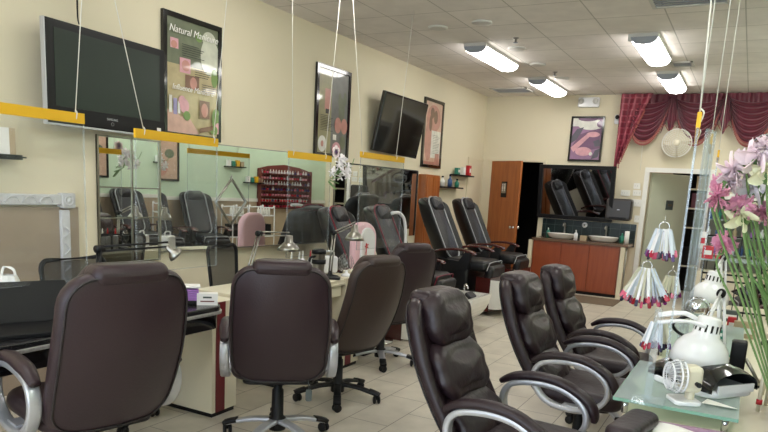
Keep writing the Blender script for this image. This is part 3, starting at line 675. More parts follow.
# mirrors
a0, a1, a2 = atx(95.3, 138, XL).y, atx(158.3, 143, XL).y, 6.27
t = hung('panel_mirror', 'tall wall mirror of nine panes with brass strips above the largest chair', 'mirror', a0, .82)
W1, H1 = a1 - a0, .95
MB().box((0, -.012, 0), (W1, 0, H1)).build('mirror_glass', 'mirror', t)
w = MB()
for x in (0, W1 * .52, W1 - .014): w.box((x, -.02, 0), (x + .012, 0, H1))
for z in (0, H1 * .36, H1 * .60, H1 - .012): w.box((0, -.019, z), (W1, 0, z + .01))
w.build('strips', 'steel', t)
TH = 5.0
t = hung('wall_mirror', 'long wide wall mirror showing the nail polish rack', 'mirror', a1 + .01, .89, x=XL + .006); t.rotation_euler[2] = R(90 - TH)
W2 = a2 - a1; MB().box((0, -.012, 0), (W2, 0, .90)).build('mirror_glass', 'mirror', t)
MB().prism([(0, 0), (W2, 0), (W2 * math.cos(R(TH)) , W2 * math.sin(R(TH)) * .98)], 0, .9, 'z').build('wedge_backing', 'grayend', t)
MB().box((0, -.014, -.01), (W2, 0, 0)).box((0, -.014, .9), (W2, 0, .908)).build('edge_strip', 'steel', t)
# mirror 3
a3, a4 = atx(334, 163, XL).y, atx(417.5, 169, XL).y
t = hung('wall_mirror', 'wall mirror beneath the tilted TV, behind the pedicure chairs', 'mirror', a3, .85)
MB().box((0, -.012, 0), (a4 - a3, 0, .91)).build('mirror_glass', 'mirror', t); MB().box((0, -.016, .9), (a4 - a3, 0, .915)).box((a4 - a3 - .03, -.02, 0), (a4 - a3, 0, .9)).build('edge_strip', 'black', t)
# wood panel right of mirror 3
t = hung('wood_cabinet', 'narrow orange wood cabinet against the left wall by the small shelves', 'cabinet', a4 + .05, 0)
MB().box((0, -.12, 0), (.48, 0, 1.72)).build('body', 'doorwood', t); MB().box((.02, -.135, .05), (.225, -.12, 1.69)).box((.245, -.135, .05), (.46, -.12, 1.69)).build('door', 'doorwood', t)
# diamond ornament in front of mirror
t = thing('diamond_ornament', 'open metal diamond frame standing before the long mirror', 'ornament', atx(232, 202, -4.125), 85)
w = MB(); rr = .205
w.tube([(0, 0, rr), (rr * .9, 0, 0), (0, 0, -rr), (-rr * .9, 0, 0)], .007, sides=6, closed=True, smooth=False, up=(0, 1, 0)); w.build('diamond_frame', 'steel', t)
MB().tube([(0, .0, rr), (0, .01, rr + .03), (0, .03, rr + .02)], .004, sides=5).build('hook', 'steel', t)
# white trolleys with bottles by the right wall, seen in the long mirror
for k, (x, y, lb) in enumerate(((.55, 8.62, 'white trolley with bottles reflected under the diamond ornament'), (.55, 9.25, 'white trolley with bottles reflected right of the diamond ornament'))):
    t = thing('trolley', lb, 'trolley', (x, y, 0), 0, 'white trolleys along the right wall')
    for z in (.12, .5, .88): MB().slab(.17, .19, .012, .02, .006, T=Tm(0, 0, z, rx=90)).build('shelf', 'lwhite', t)
    for sx in (-.155, .155):
        MB().tube([(sx, -.17, .03), (sx, -.17, .98), (sx, -.12, 1.02), (sx, .12, 1.02), (sx, .17, .98), (sx, .17, .03)], .012, sides=8).build('side_frame', 'lwhite', t)
    MB().box((-.12, -.13, .512), (.12, .13, .72)).build('black_drawer', 'black', t)
    for q in range(5):
        o = thing('squeeze_bottle', 'white bottle on the top tray of the %s trolley seen in the mirror' % ('left' if k == 0 else 'right'), 'bottle', (x - .05, y - .13 + .065 * q, .892), 0, 'bottles on mirrored trolley %d' % k)
        MB().lathe([(.024, 0), (.024, .09), (.006, .14), (0, .145)], 10).build('bottle_body', 'white', o)

# marble panel with carved frame
b = atx(76, 192, XL)
t = hung('marble_panel', 'tan marble wall panel in a carved white frame behind the laptop', 'wall panel', b.y - 2.2, .0)
MB().box((0, -.02, 0), (2.2, 0, 1.25)).build('marble_slab', 'marble', t)
fr = MB().slab(1.05, .036, .025, .01, .008, T=Tm(1.05, -.025, 1.30)).slab(.034, .63, .022, .01, .008, T=Tm(2.08, -.025, .6))
fr.slab(.052, .052, .03, .01, .008, T=Tm(2.10, -.03, 1.295))
fo = fr.build('carved_frame', 'carved', t)
w = MB().lathe([(.05, 0), (.05, .008), (.042, .010), (.038, .003), (.02, .003), (.015, .012), (0, .012)], 20, T=Tm(2.10, -.06, 1.295, rx=90) @ Matrix.Scale(.75, 4))
for k in range(16): w.tube([(.08 + k * .12, -.05, 1.28), (.11 + k * .12, -.054, 1.315), (.16 + k * .12, -.05, 1.315), (.18 + k * .12, -.05, 1.285)], .005, sides=6)
for k in range(9): w.tube([(2.06, -.048, 1.12 - k * .12), (2.10, -.054, 1.08 - k * .12), (2.06, -.05, 1.04 - k * .12)], .007, sides=6)
w.build('carving', 'carved', fo)
# wall shelf bracket top left
p = atx(4, 156, XL)
t = hung('wall_shelf', 'black wall shelf cut by the left edge of the view', 'shelf', p.y - .32, p.z - .02, group='small black wall shelves')
MB().box((0, -.16, 0), (.34, 0, .03)).build('board', 'black', t); MB().box((.34, -.08, .012), (.42, -.07, .022)).build('rod', 'black', t)
t = hung('book', 'white and tan box standing on the black shelf at the left edge', 'box', p.y - .22, p.z + .011, x=XL + .1)
MB().box((0, -.04, 0), (.17, 0, .16)).build('box_body', 'paper', t); MB().box((.17, -.04, 0), (.21, 0, .16)).build('tan_side', 'tan', t)

# small shelves near pedicure chairs
def wshelf(px, py, wpx, lb, items):
    a, b = atx(px, py, XL), atx(px + wpx, py + 1, XL); w = b.y - a.y
    t = hung('wall_shelf', lb, 'shelf', a.y, a.z - .02, group='small black wall shelves'); MB().box((0, -.13, 0), (w, 0, .022)).build('board', 'black', t)
    for k, (m_, h, nm, l2) in enumerate(items):
        o = thing(nm, l2, nm.replace('_', ' '), (XL + .07, a.y + w * (k + .5) / len(items), a.z + .003), 0)
        if nm == 'small_box': MB().box((-.03, -.045, 0), (.03, .045, h)).build('carton', m_, o); MB().box((.03, -.03, h * .3), (.0315, .03, h * .7)).build('carton_label', 'paper', o)
        else: MB().lathe([(.035, 0), (.037, h * .6), (.014, h * .78), (.014, h)], 14).build('bottle_body', m_, o); MB().lathe([(.017, h * .95), (.017, h * 1.1), (0, h * 1.1)], 10).build('cap', 'black', o)
wshelf(434, 186, 22, 'lower black wall shelf holding blue and green bottles', [('white', .14, 'pump_bottle', 'white bottle on the lower small shelf'), ('blue', .17, 'pump_bottle', 'dark blue bottle on the lower small shelf'), ('teal', .12, 'pump_bottle', 'green bottle on the lower small shelf')])
wshelf(450, 174, 17, 'upper black wall shelf holding small boxes near the corner', [('teal', .1, 'small_box', 'teal carton on the upper small shelf'), ('paper', .12, 'small_box', 'white carton on the upper small shelf'), ('red', .16, 'small_box', 'red carton at the right end of the upper small shelf')])

# ------------------------------------------------------------------ hanging acrylic sneeze guards
def guard(p0, p1, zt, zb, lb, hooks, group):
    """yellow-topped clear sheet between ground points p0,p1, strings up to hooks"""
    p0 = Vector((p0[0], p0[1], zt)); p1 = Vector((p1[0], p1[1], zt)); d = p1 - p0; L = d.length; an = math.degrees(math.atan2(d.y, d.x))
    t = thing('sneeze_guard', lb, 'sneeze guard', p0, an, group)
    MB().box((0, -.003, zb - zt), (L, .003, -.04)).build('acrylic_sheet', 'acrylic', t)
    MB().box((-.004, -.007, -.05), (L + .004, .007, 0)).build('yellow_strip', 'yellow', t)
    MB().box((-.003, -.004, zb - zt), (.002, .004, -.05)).box((L - .002, -.004, zb - zt), (L + .003, .004, -.05)).box((0, -.004, zb - zt - .003), (L, .004, zb - zt)).build('polished_edge', 'acrylic2', t)
    inv = t.matrix_basis.inverted() if False else (Matrix.Translation(p0) @ Matrix.Rotation(R(an), 4, 'Z')).inverted()
    for f, h in hooks:
        q0 = Vector((L * f, 0, .0)); q1 = inv @ Vector(h)
        w = MB().tube([q0, q1], .0026, sides=5, smooth=False).tube([q0 + Vector((0, -.006, -.03)), q0 + Vector((0, -.012, .0)), q0 + Vector((0, 0, .012))], .003, sides=5)
        w.build('string', 'string', t)
GG = 'hanging sneeze guards over the left tables'
GX = -3.0
def gl(px0, py0, px1, py1, zb, lb, hk):
    a, b = atx(px0, py0, GX), atx(px1, py1, GX); z = (a.z + b.z) / 2; hs = []
    for f, px, py in hk:
        q = Vector((GX, a.y + (b.y - a.y) * f, z)); h = atx(px, py, GX); k = (ZC - z) / (h.z - z); hs.append((f, q + (h - q) * k))
    guard((GX, a.y), (GX, b.y), z, zb, lb, hs, GG)
gl(-45, 93, 83, 116, .95, 'hanging clear guard with yellow strip crossing the big TV', [(.93, 81.7, 0)])
gl(135, 129, 217, 138, .95, 'hanging clear guard with yellow strip below the manicure poster', [(.09, 122, 33), (.95, 221, 60)])
gl(289, 150.5, 331, 156, .95, 'hanging clear guard with yellow strip below the lotion poster', [(.08, 292.5, 0), (.85, 340, 0)])
gl(361, 151, 404, 158, .95, 'hanging clear guard with yellow strip below the tilted TV', [(.03, 353, 0), (.8, 411, 33)])
# plastic flower spray hanging on the third guard
t = thing('flower_spray', 'pale orchid spray clinging to the guard below the lotion poster', 'flowers', atx(345, 165, -2.96))
w = MB()
for k in range(16):
    c = Vector((random.uniform(-.03, .03), random.uniform(-.16, .10), random.uniform(-.1, .05)))
    for a in range(5): w.slab(.014, .02, .002, .012, .0015, T=Matrix.Translation(c) @ Tm(rx=a * 72, rz=90) @ Tm(0, 0, .02), n=3, sides=2)
w.build('blossoms', 'fpale', t); MB().tube([(0, -.18, -.12), (0, -.05, 0), (0, .08, -.02), (0, .14, .06)], .003, sides=5).build('stem', 'stem', t)
w = MB()
for k in range(5): w.slab(.015, .05, .002, .014, .0015, T=Tm(0, -.1 - .02 * k, -.05 - .03 * k, rx=30 + 25 * k, rz=90), n=4, sides=2)
w.build('leaves', 'green', t)
t = thing('flower_spray', 'single mauve blossom in front of the lotion poster', 'flowers', atx(336, 152, -2.96)); w = MB()
for a in range(6): w.slab(.02, .028, .003, .018, .002, T=Tm(rz=90, rx=0) @ Tm(ry=a * 60) @ Tm(0, 0, .025), n=4, sides=2)
w.build('petals', 'flight', t); MB().lathe([(0, -.01), (.01, 0), (0, .01)], 8).build('flower_center', 'purple', t)

# ------------------------------------------------------------------ pedicure chairs
def pedi(label, pip='piping', wood='wood', group='pedicure chairs along the left wall'):
    t = thing('pedicure_chair', label, 'pedicure chair', (0, 0, 0), 0, group)
    # local: faces +y, origin under the seat back
    MB().slab(.33, .30, .2, .05, .03, T=Tm(0, .22, .22, rx=0)).build('base_box', 'pblack', t)
    st = MB().slab(.27, .30, .07, .08, .06, bf=.02, T=Tm(0, .35, .55, rx=90) @ Matrix.Scale(-1, 4, (0, 1, 0))).build('seat', 'pblack', t)
    MB().tube([(-.25, .64, .50), (-.24, .66, .57), (-.2, .665, .60), (.2, .665, .60), (.24, .66, .57), (.25, .64, .50)], .006, sides=6).build('seat_piping', pip, st)
    MB().slab(.25, .13, .05, .06, .04, T=Tm(0, .66, .43, rx=-8)).build('leg_flap', 'pblack', t)
    rec = 26
    Tb = Tm(0, .04, .58, rx=rec)
    wing = lambda x, y, z: (x, y + 1.6 * max(0, abs(x) - .12) ** 2 * 2.4, z + .02 * math.cos(x * 8))
    bk = MB().slab(.31, .46, .05, .16, .045, bb=.04, fn=wing, T=Tb @ Tm(0, -.05, .40)).build('backrest', 'pblack', t)
    MB().slab(.20, .42, .05, .13, .045, bf=.03, T=Tb @ Tm(0, .03, .42)).build('massage_cushion', 'pgrey', bk)
    hd = MB().slab(.15, .09, .035, .05, .03, bf=.02, T=Tb @ Tm(0, .085, .74)).build('headrest', 'pgrey', bk)
    pts = []
    W, Hh, rc = .205, .425, .13
    for cx_, cz_, a0 in ((W - rc, Hh - rc, 0), (-W + rc, Hh - rc, 90), (-W + rc, -Hh + rc, 180), (W - rc, -Hh + rc, 270)):
        for k in range(7): a = R(a0 + 15 * k); pts.append((cx_ + rc * math.cos(a), .07, .42 + cz_ + rc * math.sin(a)))
    MB().tube(pts, .010, sides=6, closed=True, smooth=False, T=Tb).build('piping', pip, bk)
    for sx in (-1, 1):
        X = sx * .335
        ar = MB().prism([(-.02, .45), (.10, .45), (.42, .50), (.46, .70), (.38, .72), (.30, .60), (.0, .62)], X - .035, X + .035, 'x').build('armrest', 'pblack', t)
        MB().tube([(X, -.12, .66), (X, .05, .72), (X, .28, .745), (X, .46, .72), (X, .50, .69)], .05, .016, 8, sub=4, square=True).build('arm_top', wood, ar)
    # remote box on armrest side
    # tub
    side = [(.72, .04)] + [(.78 + .36 * math.sin(R(a)), .40 - .36 * math.cos(R(a))) for a in range(0, 91, 10)] + [(1.09, .40)] + [(.78 + .31 * math.sin(R(a)), .40 - .31 * math.cos(R(a))) for a in range(80, -1, -10)] + [(.74, .09)]
    tb = MB().prism(side, -.29, .29, 'x')
    full = [(.72, .04)] + [(.78 + .36 * math.sin(R(a)), .40 - .36 * math.cos(R(a))) for a in range(0, 91, 10)] + [(.72, .40)]
    for X in (-.31, .29): tb.prism(full, X, X + .02, 'x')
    tub = tb.build('foot_tub', 'porcelain', t)
    MB().tube([(-.3, .80, .40), (-.3, .80, .47), (-.2, .86, .49), (-.15, .90, .45)], .012, sides=8).build('faucet', 'chrome', tub)
    MB().box((-.31, .53, 0), (.31, .72, .42)).build('tub_housing', wood, t)
    MB().slab(.10, .05, .02, .03, .015, T=Tm(0, 1.0, .40, rx=50)).build('foot_rest', 'pblack', t)
    return t
P2 = pedi('black pedicure chair with silver piping, nearest of the two tall backs')
P2.location = (-3.42, 8.18, .05); P2.rotation_euler[2] = R(-90)
P3 = dup(P2, (-3.46, 9.42, .05), -90, 'black pedicure chair farthest back, beside the wooden door')
P1 = pedi('black pedicure chair with burgundy piping, behind the silver-armed brown chair', 'rpiping'); P1.location = (-3.55, 6.95, .0); P1.rotation_euler[2] = R(-90); P1.scale = (.95,) * 3
P0 = dup(P1, (-3.62, 6.12, -.02), -84, 'black pedicure chair with burgundy piping right behind the pink chair', .95)

for ch in list(P3.children):
    if ch.name.split('.')[0] in ('foot_tub', 'foot_rest'):
        for g in list(ch.children): bpy.data.objects.remove(g)
        bpy.data.objects.remove(ch)
# white curved tube stand next to P1
t = thing('tube_stand', 'white curved tube stand between pedicure chairs', 'stand', (-3.3, 7.5, 0))
q = t.location
pts = [atx(x, y, -3.3) - q for x, y in ((392, 213), (399, 213), (404, 219), (405.5, 232), (405, 250))]
MB().tube(pts + [Vector((pts[-1].x, pts[-1].y, .03))], .018, sides=8).build('tube', 'lwhite', t)
MB().lathe([(.14, 0), (.14, .02), (.02, .04)], 16, T=Tm(pts[-1].x, pts[-1].y, 0)).build('foot', 'lwhite', t)

# ------------------------------------------------------------------ back wall furniture
def bw(x, y, d=0): return aty(x, y, YB - d)
# framed dark mirror
a, b = bw(543, 164.4), bw(614, 220)
w_, h_ = b.x - a.x, a.z - bw(541, 217).z
t = thing('framed_mirror', 'large black-framed dark mirror above the sink counter', 'mirror', (a.x, YB - .02, a.z - h_), -5, rx=6)
framed(t, w_, h_ + .0, .05, .06, 'black'); MB().box((.05, -.022, .05), (w_ - .05, -.004, h_ - .05), T=None).build('mirror_glass', 'dmirror', t)
# pink picture
a, b = bw(572.3, 116.5), bw(601, 161)
w_, h_ = bw(605.6, 116.5).x - a.x, a.z - bw(568.7, 161).z
t = thing('framed_picture', 'black-framed mauve and white abstract picture high on the back wall', 'picture', (a.x, YB, a.z - h_), 0); framed(t, w_, h_, .03, .03)
sh = [(1, ell(.6, .82, .4, .12)), (1, rect(0, .78, .3, .97)), (2, ell(.5, .95, .3, .06)), (3, [(0, .55), (.2, .72), (.4, .76), (.25, .5), (0, .4)]), (4, [(.3, .6), (.7, .7), (1, .75), (1, .3), (.2, .2), (.1, .35)]), (5, ell(.9, .83, .12, .08)), (3, [(.72, .45), (.9, .5), (.95, .35), (.78, .33)]), (6, [(0, .3), (.5, .6), (.6, .55), (.15, .2)]), (6, ell(.45, .22, .25, .1)), (1, ell(.68, .17, .05, .04)), (3, [(.8, .25), (1, .3), (.9, .1), (.7, .05)]), (6, ell(.7, .6, .2, .06))]
art(t, w_, h_, .025, sh, [P[k] for k in ('mauve', 'whitep', 'mauved', 'slate', 'mauved', 'mauved', 'pinkp')])
# backsplash
a, b = bw(541, 219), bw(639, 224)
bs = MB().box((-3.06, YB - .012, .78), (-1.56, YB, 1.14)).build('backsplash_tiles', 'backtile'); tag(bs, 'dark green tile backsplash behind the two sinks', 'backsplash')
# white hook disc on tile
t = thing('wall_dial', 'small round white dial on the green tiles', 'dial', bw(585, 225) - Vector((0, .012, 0))); MB().lathe([(.045, 0), (.045, .012), (.03, .02), (0, .02)], 18, T=Tm(rx=90)).build('dial_face', 'lwhite', t); MB().lathe([(.015, .02), (.012, .03), (0, .03)], 12, T=Tm(rx=90)).build('dial_knob', 'plateg', t)
# counter
cx0, cx1, cy0, cy1 = -3.05, -1.60, YB - .53, YB - .015
t = thing('sink_counter', 'reddish wood sink cabinet with brown stone top', 'counter', ((cx0 + cx1) / 2, (cy0 + cy1) / 2, 0)); ox, oy = t.location.x, t.location.y
MB().box((cx0 - ox, cy0 - oy + .03, .05), (cx1 - ox - .09, cy1 - oy, .80)).build('cabinet_body', 'cherry', t)
for k in range(3):
    wd = (cx1 - cx0 - .12) / 3; MB().slab(wd / 2 - .003, .36, .009, .006, .003, T=Tm(cx0 - ox + .02 + wd * (k + .5), cy0 - oy + .022, .43)).build('door', 'cherry', t)
MB().box((cx0 - ox, cy0 - oy + .05, 0), (cx1 - ox - .09, cy1 - oy, .05)).build('kick_board', 'dark', t)
MB().box((cx0 - ox - .02, cy0 - oy - .01, .80), (cx1 - ox + .03, cy1 - oy, .84)).build('stone_top', 'brgranite', t)
for x in (cx0 - ox - .07, cx1 - ox - .075): MB().box((x, cy0 - oy, 0), (x + .065, cy0 - oy + .07, .80)).build('corner_post', 'wall', t)
MB().tube([(cx1 - ox + .01, cy0 - oy + .02, .0), (cx1 - ox + .01, cy0 - oy + .02, .8)], .012, sides=8, smooth=False).build('support_leg', 'steel', t)
for k, (px, py, lb) in enumerate(((561, 236, 'white oval basin sink with faucet, nearer the wooden door'), (603, 239.5, 'white oval basin sink with faucet, beside the dispenser'))):
    c = bw(px, py, .30); t = thing('vessel_sink', lb, 'sink', (c.x, YB - .28, .84), 0, 'white sinks on the back counter')
    prof = [(.14, 0), (.2, .03), (.235, .095), (.24, .10), (.225, .10), (.19, .04), (0, .02)]
    MB().lathe(prof, 28, T=Matrix.Diagonal((1.0, .7, .85, 1))).build('basin', 'porcelain', t)
    MB().tube([(0, .19, .0), (0, .19, .2), (0, .17, .24), (0, .08, .235), (0, .06, .20)], .013, sides=8).lathe([(.03, 0), (.03, .02)], 12, T=Tm(0, .19, 0)).build('faucet', 'steel', t)
def bottle(name, lb, p, r, h, m_, cap='white'):
    t = thing(name, lb, 'bottle', p); MB().lathe([(r, 0), (r, h * .65), (r * .4, h * .8)], 14).build('bottle_body', m_, t)
    MB().lathe([(r * .3, h * .8), (r * .3, h), (0, h)], 8).tube([(0, 0, h), (0, -r * 1.2, h * .98)], r * .2, sides=5, smooth=False).build('pump', cap, t)
c = bw(545, 232, .3); bottle('soap_bottle', 'green soap bottle at the left end of the counter', (c.x, YB - .1, .84), .03, .15, 'teal')
c = bw(576, 236, .4); bottle('soap_bottle', 'white soap bottle between the two sinks', (c.x, YB - .42, .84), .032, .16, 'lwhite')
c = bw(621, 236, .3); bottle('soap_bottle', 'green pump bottle at the right end of the counter', (c.x - .01, YB - .12, .84), .04, .15, 'teal', 'teal')
c = bw(583, 238, .4); t = thing('sponge_box', 'small brown box between the sinks', 'box', (c.x, YB - .36, .84)); MB().box((-.05, -.03, 0), (.05, .03, .08)).build('box_body', 'tan', t)
c = bw(628, 240, .4); t = thing('paper_cup_stack', 'tall white paper roll standing at the counter corner', 'paper roll', (c.x - .03, YB - .35, .84)); MB().lathe([(.035, 0), (.035, .2), (.012, .2), (.012, .19)], 14).build('roll', 'paper', t)
# towel dispenser
a, b = bw(609, 198), bw(632, 221)
t = thing('towel_dispenser', 'dark grey paper towel dispenser beside the framed mirror', 'towel dispenser', (a.x + (b.x - a.x) / 2, YB, b.z))
M['dgrey'] = mat('dark_grey_plastic', s(56, 52, 50), .3)
MB().slab((b.x - a.x) / 2, (a.z - b.z) / 2, .1, .05, .03, T=Tm(0, -.1, (a.z - b.z) / 2)).build('housing', 'dgrey', t); MB().box((-.13, -.205, .02), (.13, -.19, .05)).build('slot', 'black', t); MB().box((-.02, -.204, .16), (.02, -.199, .17)).build('badge', 'silver', t)
# switches / thermostats
for (px, py, w, h, lb, nm) in ((637, 186, .1, .09, 'white thermostat at the upper right of the wall plates', 'thermostat'), (625.5, 193, .14, .09, 'white four-gang switch plate left of its pair', 'switch_plate'), (637, 193, .12, .09, 'white switch plate just below the thermostat', 'switch_plate'), (636.5, 203, .14, .11, 'blank white wall plate below the switches', 'switch_plate'), (637, 219, .08, .11, 'white outlet plate right of the dispenser', 'outlet')):
    c = bw(px, py); t = thing(nm, lb, nm.replace('_', ' '), (c.x, YB, c.z)); MB().slab(w / 2, h / 2, .008, .01, .004, T=Tm(0, -.008, 0)).build('plate', 'white', t)
    w2 = MB()
    for k in range(int(w / .04)): w2.cbox((-w / 2 + .025 + k * .036, -.018, 0), (.008, .008, .022))
    w2.build('toggles', 'ceilwhite', t)
# emergency light
a, b = bw(579, 97.5), bw(600, 108)
t = thing('emergency_light', 'white two-lamp emergency light above the mauve picture', 'emergency light', ((a.x + b.x) / 2, YB, (a.z + b.z) / 2))
MB().slab(.165, .075, .035, .02, .012, T=Tm(0, -.035, 0)).build('housing', 'lwhite', t)
for sx in (-.11, .11): MB().lathe([(.03, 0), (.045, .03), (.04, .04), (0, .035)], 14, T=Tm(sx, -.06, .01, rx=80)).build('lamp_head', 'ceilwhite', t)
# camera
c = bw(618, 119); t = thing('security_camera', 'small white wall camera with black eye beside the curtain', 'camera', (c.x, YB, c.z))
MB().slab(.05, .05, .02, .03, .01, T=Tm(0, -.02, -.03)).build('mount', 'lwhite', t); MB().lathe([(.04, 0), (.045, .03), (.04, .05)], 16, T=Tm(0, -.03, .02, rx=90)).build('camera_body', 'lwhite', t); MB().lathe([(.035, .045), (.03, .06), (0, .062)], 16, T=Tm(0, -.03, .02, rx=90)).build('lens', 'black', t)
# wall fans
def wall_fan(c, r, lb, m_, cm):
    t = thing('wall_fan', lb, 'wall fan', c, 0, 'round wall fans')
    w = MB()
    for k in range(7): rr = r * (k + 1) / 7; yy = -.16 - .04 * math.cos(rr / r * 1.5); w.tube([(rr * math.cos(a * PI / 14), yy, rr * math.sin(a * PI / 14)) for a in range(28)], .003 if k < 6 else .009, sides=5, closed=True, smooth=False)
    for a in range(28): w.tube([(0, -.2, 0), (r * .6 * math.cos(a * PI / 14), -.19, r * .6 * math.sin(a * PI / 14)), (r * math.cos(a * PI / 14), -.165, r * math.sin(a * PI / 14))], .002, sides=4, smooth=False)
    w.build('front_grille', m_, t)
    MB().lathe([(r * .98, -.13), (r, -.11), (r * .9, -.08), (r * .5, -.05), (.05, -.04)], 28, T=Tm(rx=90) @ Matrix.Scale(-1, 4, (0, 0, 1)) @ Tm(rx=0)).build('rear_cage', cm, t)
    b = MB()
    for k in range(4): b.slab(r * .2, r * .35, .004, r * .15, .003, T=Tm(0, -.13, 0) @ Tm(ry=90 * k) @ Tm(0, 0, r * .5, rz=25))
    b.build('blades', cm, t); MB().lathe([(.05, .2), (.04, .205), (0, .21)], 14, T=Tm(rx=90)).build('hub_cap', cm, t)
    MB().box((-.05, -.05, -.12), (.05, 0, .02)).build('wall_mount', m_, t)
c = bw(678, 144); wall_fan((c.x, YB - .02, c.z), .205, 'round cream wall fan below the wine curtain', 'white', 'cream')
c = bw(764, 150); wall_fan((c.x + .02, YB - .02, c.z), .2, 'round dark-bladed wall fan behind the pink flowers', 'piping', 'dgrey')

# ------------------------------------------------------------------ wine valance
t = thing('curtain_valance', 'wine red swagged valance with fringe across the back wall', 'curtain', (-1.96, YB - .03, 0))
Wd = XR - .03 + 1.96
MB().grid(lambda u, v: (u * Wd, -.03 - .018 * math.sin(u * 150), 3.12 - .16 * v), 400, 3).build('heading', 'fabric', t)
nsw = 4; sw = Wd / nsw * 1.0
for k in range(nsw):
    cxx = (k + .5) * sw
    def fn(u, v, cxx=cxx):
        q = 2 * u - 1
        dep = .10 + .54 * v
        z = 3.08 - dep * (1 - abs(q) ** 2.2) - .03 * v
        y = -.05 - .05 * v * (1 - q * q) - .03 * math.sin(v * 7 * 2 * PI + .8 * q) * (1 - .5 * abs(q)) - .02 * (1 - q * q)
        return (cxx + q * sw * .53 * (1 - .12 * v * (abs(q))), y, z)
    sg = MB().grid(fn, 40, 70).build('swag', 'fabric', t)
    fr_ = MB()
    for i in range(46):
        u = .04 + .92 * i / 45; p = fn(u, 1)
        fr_.lathe([(0, 0), (.006, -.01), (.004, -.025), (.010, -.055), (.004, -.06), (0, -.06)], 6, T=Tm(*p))
    fr_.tube([fn(u / 40, 1) for u in range(1, 40)], .008, sides=6, smooth=False)
    fr_.build('fringe', 'gold', sg)
for k in range(1, nsw):   # small tails between the swags
    cxx = k * sw
    MB().grid(lambda u, v, cxx=cxx: (cxx + (u - .5) * (.06 + .2 * v), -.09 - .02 * math.sin(u * 25), 3.08 - (.45 + .1 * math.cos(u * 12)) * v), 24, 12).build('tail', 'fabric', t)
    MB().tube([(cxx + .1 * math.cos(a), -.13, 2.62 + .05 * math.sin(3 * a)) for a in (0, .8, 1.6, 2.4, 3.1)], .006, sides=6).build('tail_trim', 'gold', t)
# cascade at the left end
M['plaid'] = tiled('plaid_satin', s(150, 50, 70), s(112, 28, 50), s(170, 84, 98), .09, .09, .012, 0, 0, 0, .45, axes='xz')
def casc(u, v):
    wd = .36 * (1 - v) ** 1.1 + .10
    return (-.03 + u * wd, -.11 - .03 * math.sin(u * 5 * PI), 3.12 - (1.20 - .34 * u * (1 - .3 * v) - .02 * math.sin(u * 5 * PI)) * v)
ca = MB().grid(casc, 50, 30).build('cascade', 'plaid', t)
f2 = MB()
for i in range(30): f2.lathe([(0, 0), (.008, -.01), (.005, -.03), (.012, -.06), (0, -.066)], 6, T=Tm(*casc(1, .25 + .75 * i / 29)))
for i in range(6): f2.lathe([(0, 0), (.008, -.01), (.005, -.03), (.012, -.06), (0, -.066)], 6, T=Tm(*casc(i / 6, 1)))
f2.build('fringe', 'gold', ca)
MB().tube([(.35, -.03, 2.5), (.36, -.02, 1.98)], .004, sides=5, smooth=False).build('pull_cord', 'string', t)

# ------------------------------------------------------------------ storeroom shelves seen through the doorway
t = thing('storage_shelf', 'dark shelving with boxes seen through the storeroom doorway', 'shelf', (-.75, YB + 1.3, 0))
w = MB()
for z in (.45, 1.1, 1.42, 1.74, 2.1): w.box((-.5, -.15, z), (.6, .2, z + .025))
w.build('shelf_boards', 'cream', t); MB().box((-.52, .2, 0), (.62, .22, 2.2)).build('back_panel', 'dark', t)
for k, (x, z, w_, h, m_) in enumerate(((-.35, 1.125, .22, .22, 'wine'), (-.08, 1.125, .25, .24, 'dark'), (-.3, 1.445, .16, .2, 'wine'), (-.05, 1.445, .2, .24, 'wine'), (-.35, 1.765, .2, .14, 'plateg'), (.0, 1.765, .22, .2, 'tan'), (-.2, .475, .3, .3, 'dark'))):
    o = thing('storage_box', ('%s box on the storeroom shelf at height step %s' % ({'wine': 'burgundy', 'dark': 'black', 'plateg': 'grey', 'tan': 'tan'}[m_], {.475: 'one, lowest', 1.125: 'two', 1.445: 'three', 1.765: 'four, topmost'}[z])), 'box', (-.75 + x, YB + 1.28, z), 0, 'boxes on the storeroom shelves')
    MB().box((-w_ / 2, -.1, 0), (w_ / 2, .1, h)).build('carton', m_, o); MB().box((-w_ / 2 - .004, -.104, h * .82), (w_ / 2 + .004, .104, h + .004)).build('lid', m_, o)

# ------------------------------------------------------------------ display cabinet at the back right
t = thing('display_cabinet', 'white-topped glass display cabinet behind the flowers', 'display cabinet', (-.17, YB - .25, 0))
MB().box((-.42, -.22, 1.60), (.46, .22, 1.68)).build('top', 'white', t)
MB().box((-.40, .18, .0), (.44, .2, 1.6)).build('back_panel', 'grey', t); MB().box((-.42, -.2, 0), (.46, .2, .55)).build('base', 'cream', t)
for x in (-.42, .44): MB().box((x, -.2, .55), (x + .02, -.18, 1.6)).build('corner_post', 'steel', t)
for z in (.8, 1.05, 1.3): MB().box((-.40, -.19, z), (.44, .17, z + .01)).build('shelf', 'glass', t)
k = 0
for z in (.81, 1.06, 1.31):
    for q in range(7):
        mm_ = ['lwhite', 'pink', 'teal', 'lwhite', 'purple', 'tan', 'blue'][(q * 3 + int(z * 10)) % 7]
        o = thing('display_bottle', 'bottle on the %s glass shelf of the display cabinet' % {.81: 'lowest', 1.06: 'middle', 1.31: 'top'}[z], 'bottle', (-.17 - .34 + .115 * q, YB - .3, z), 0, 'bottles on the %s display shelf' % {.81: 'lowest', 1.06: 'middle', 1.31: 'top'}[z])
        MB().lathe([(.028, 0), (.03, .09), (.012, .11), (.012, .14), (0, .14)], 10).build('bottle_body', mm_, o)

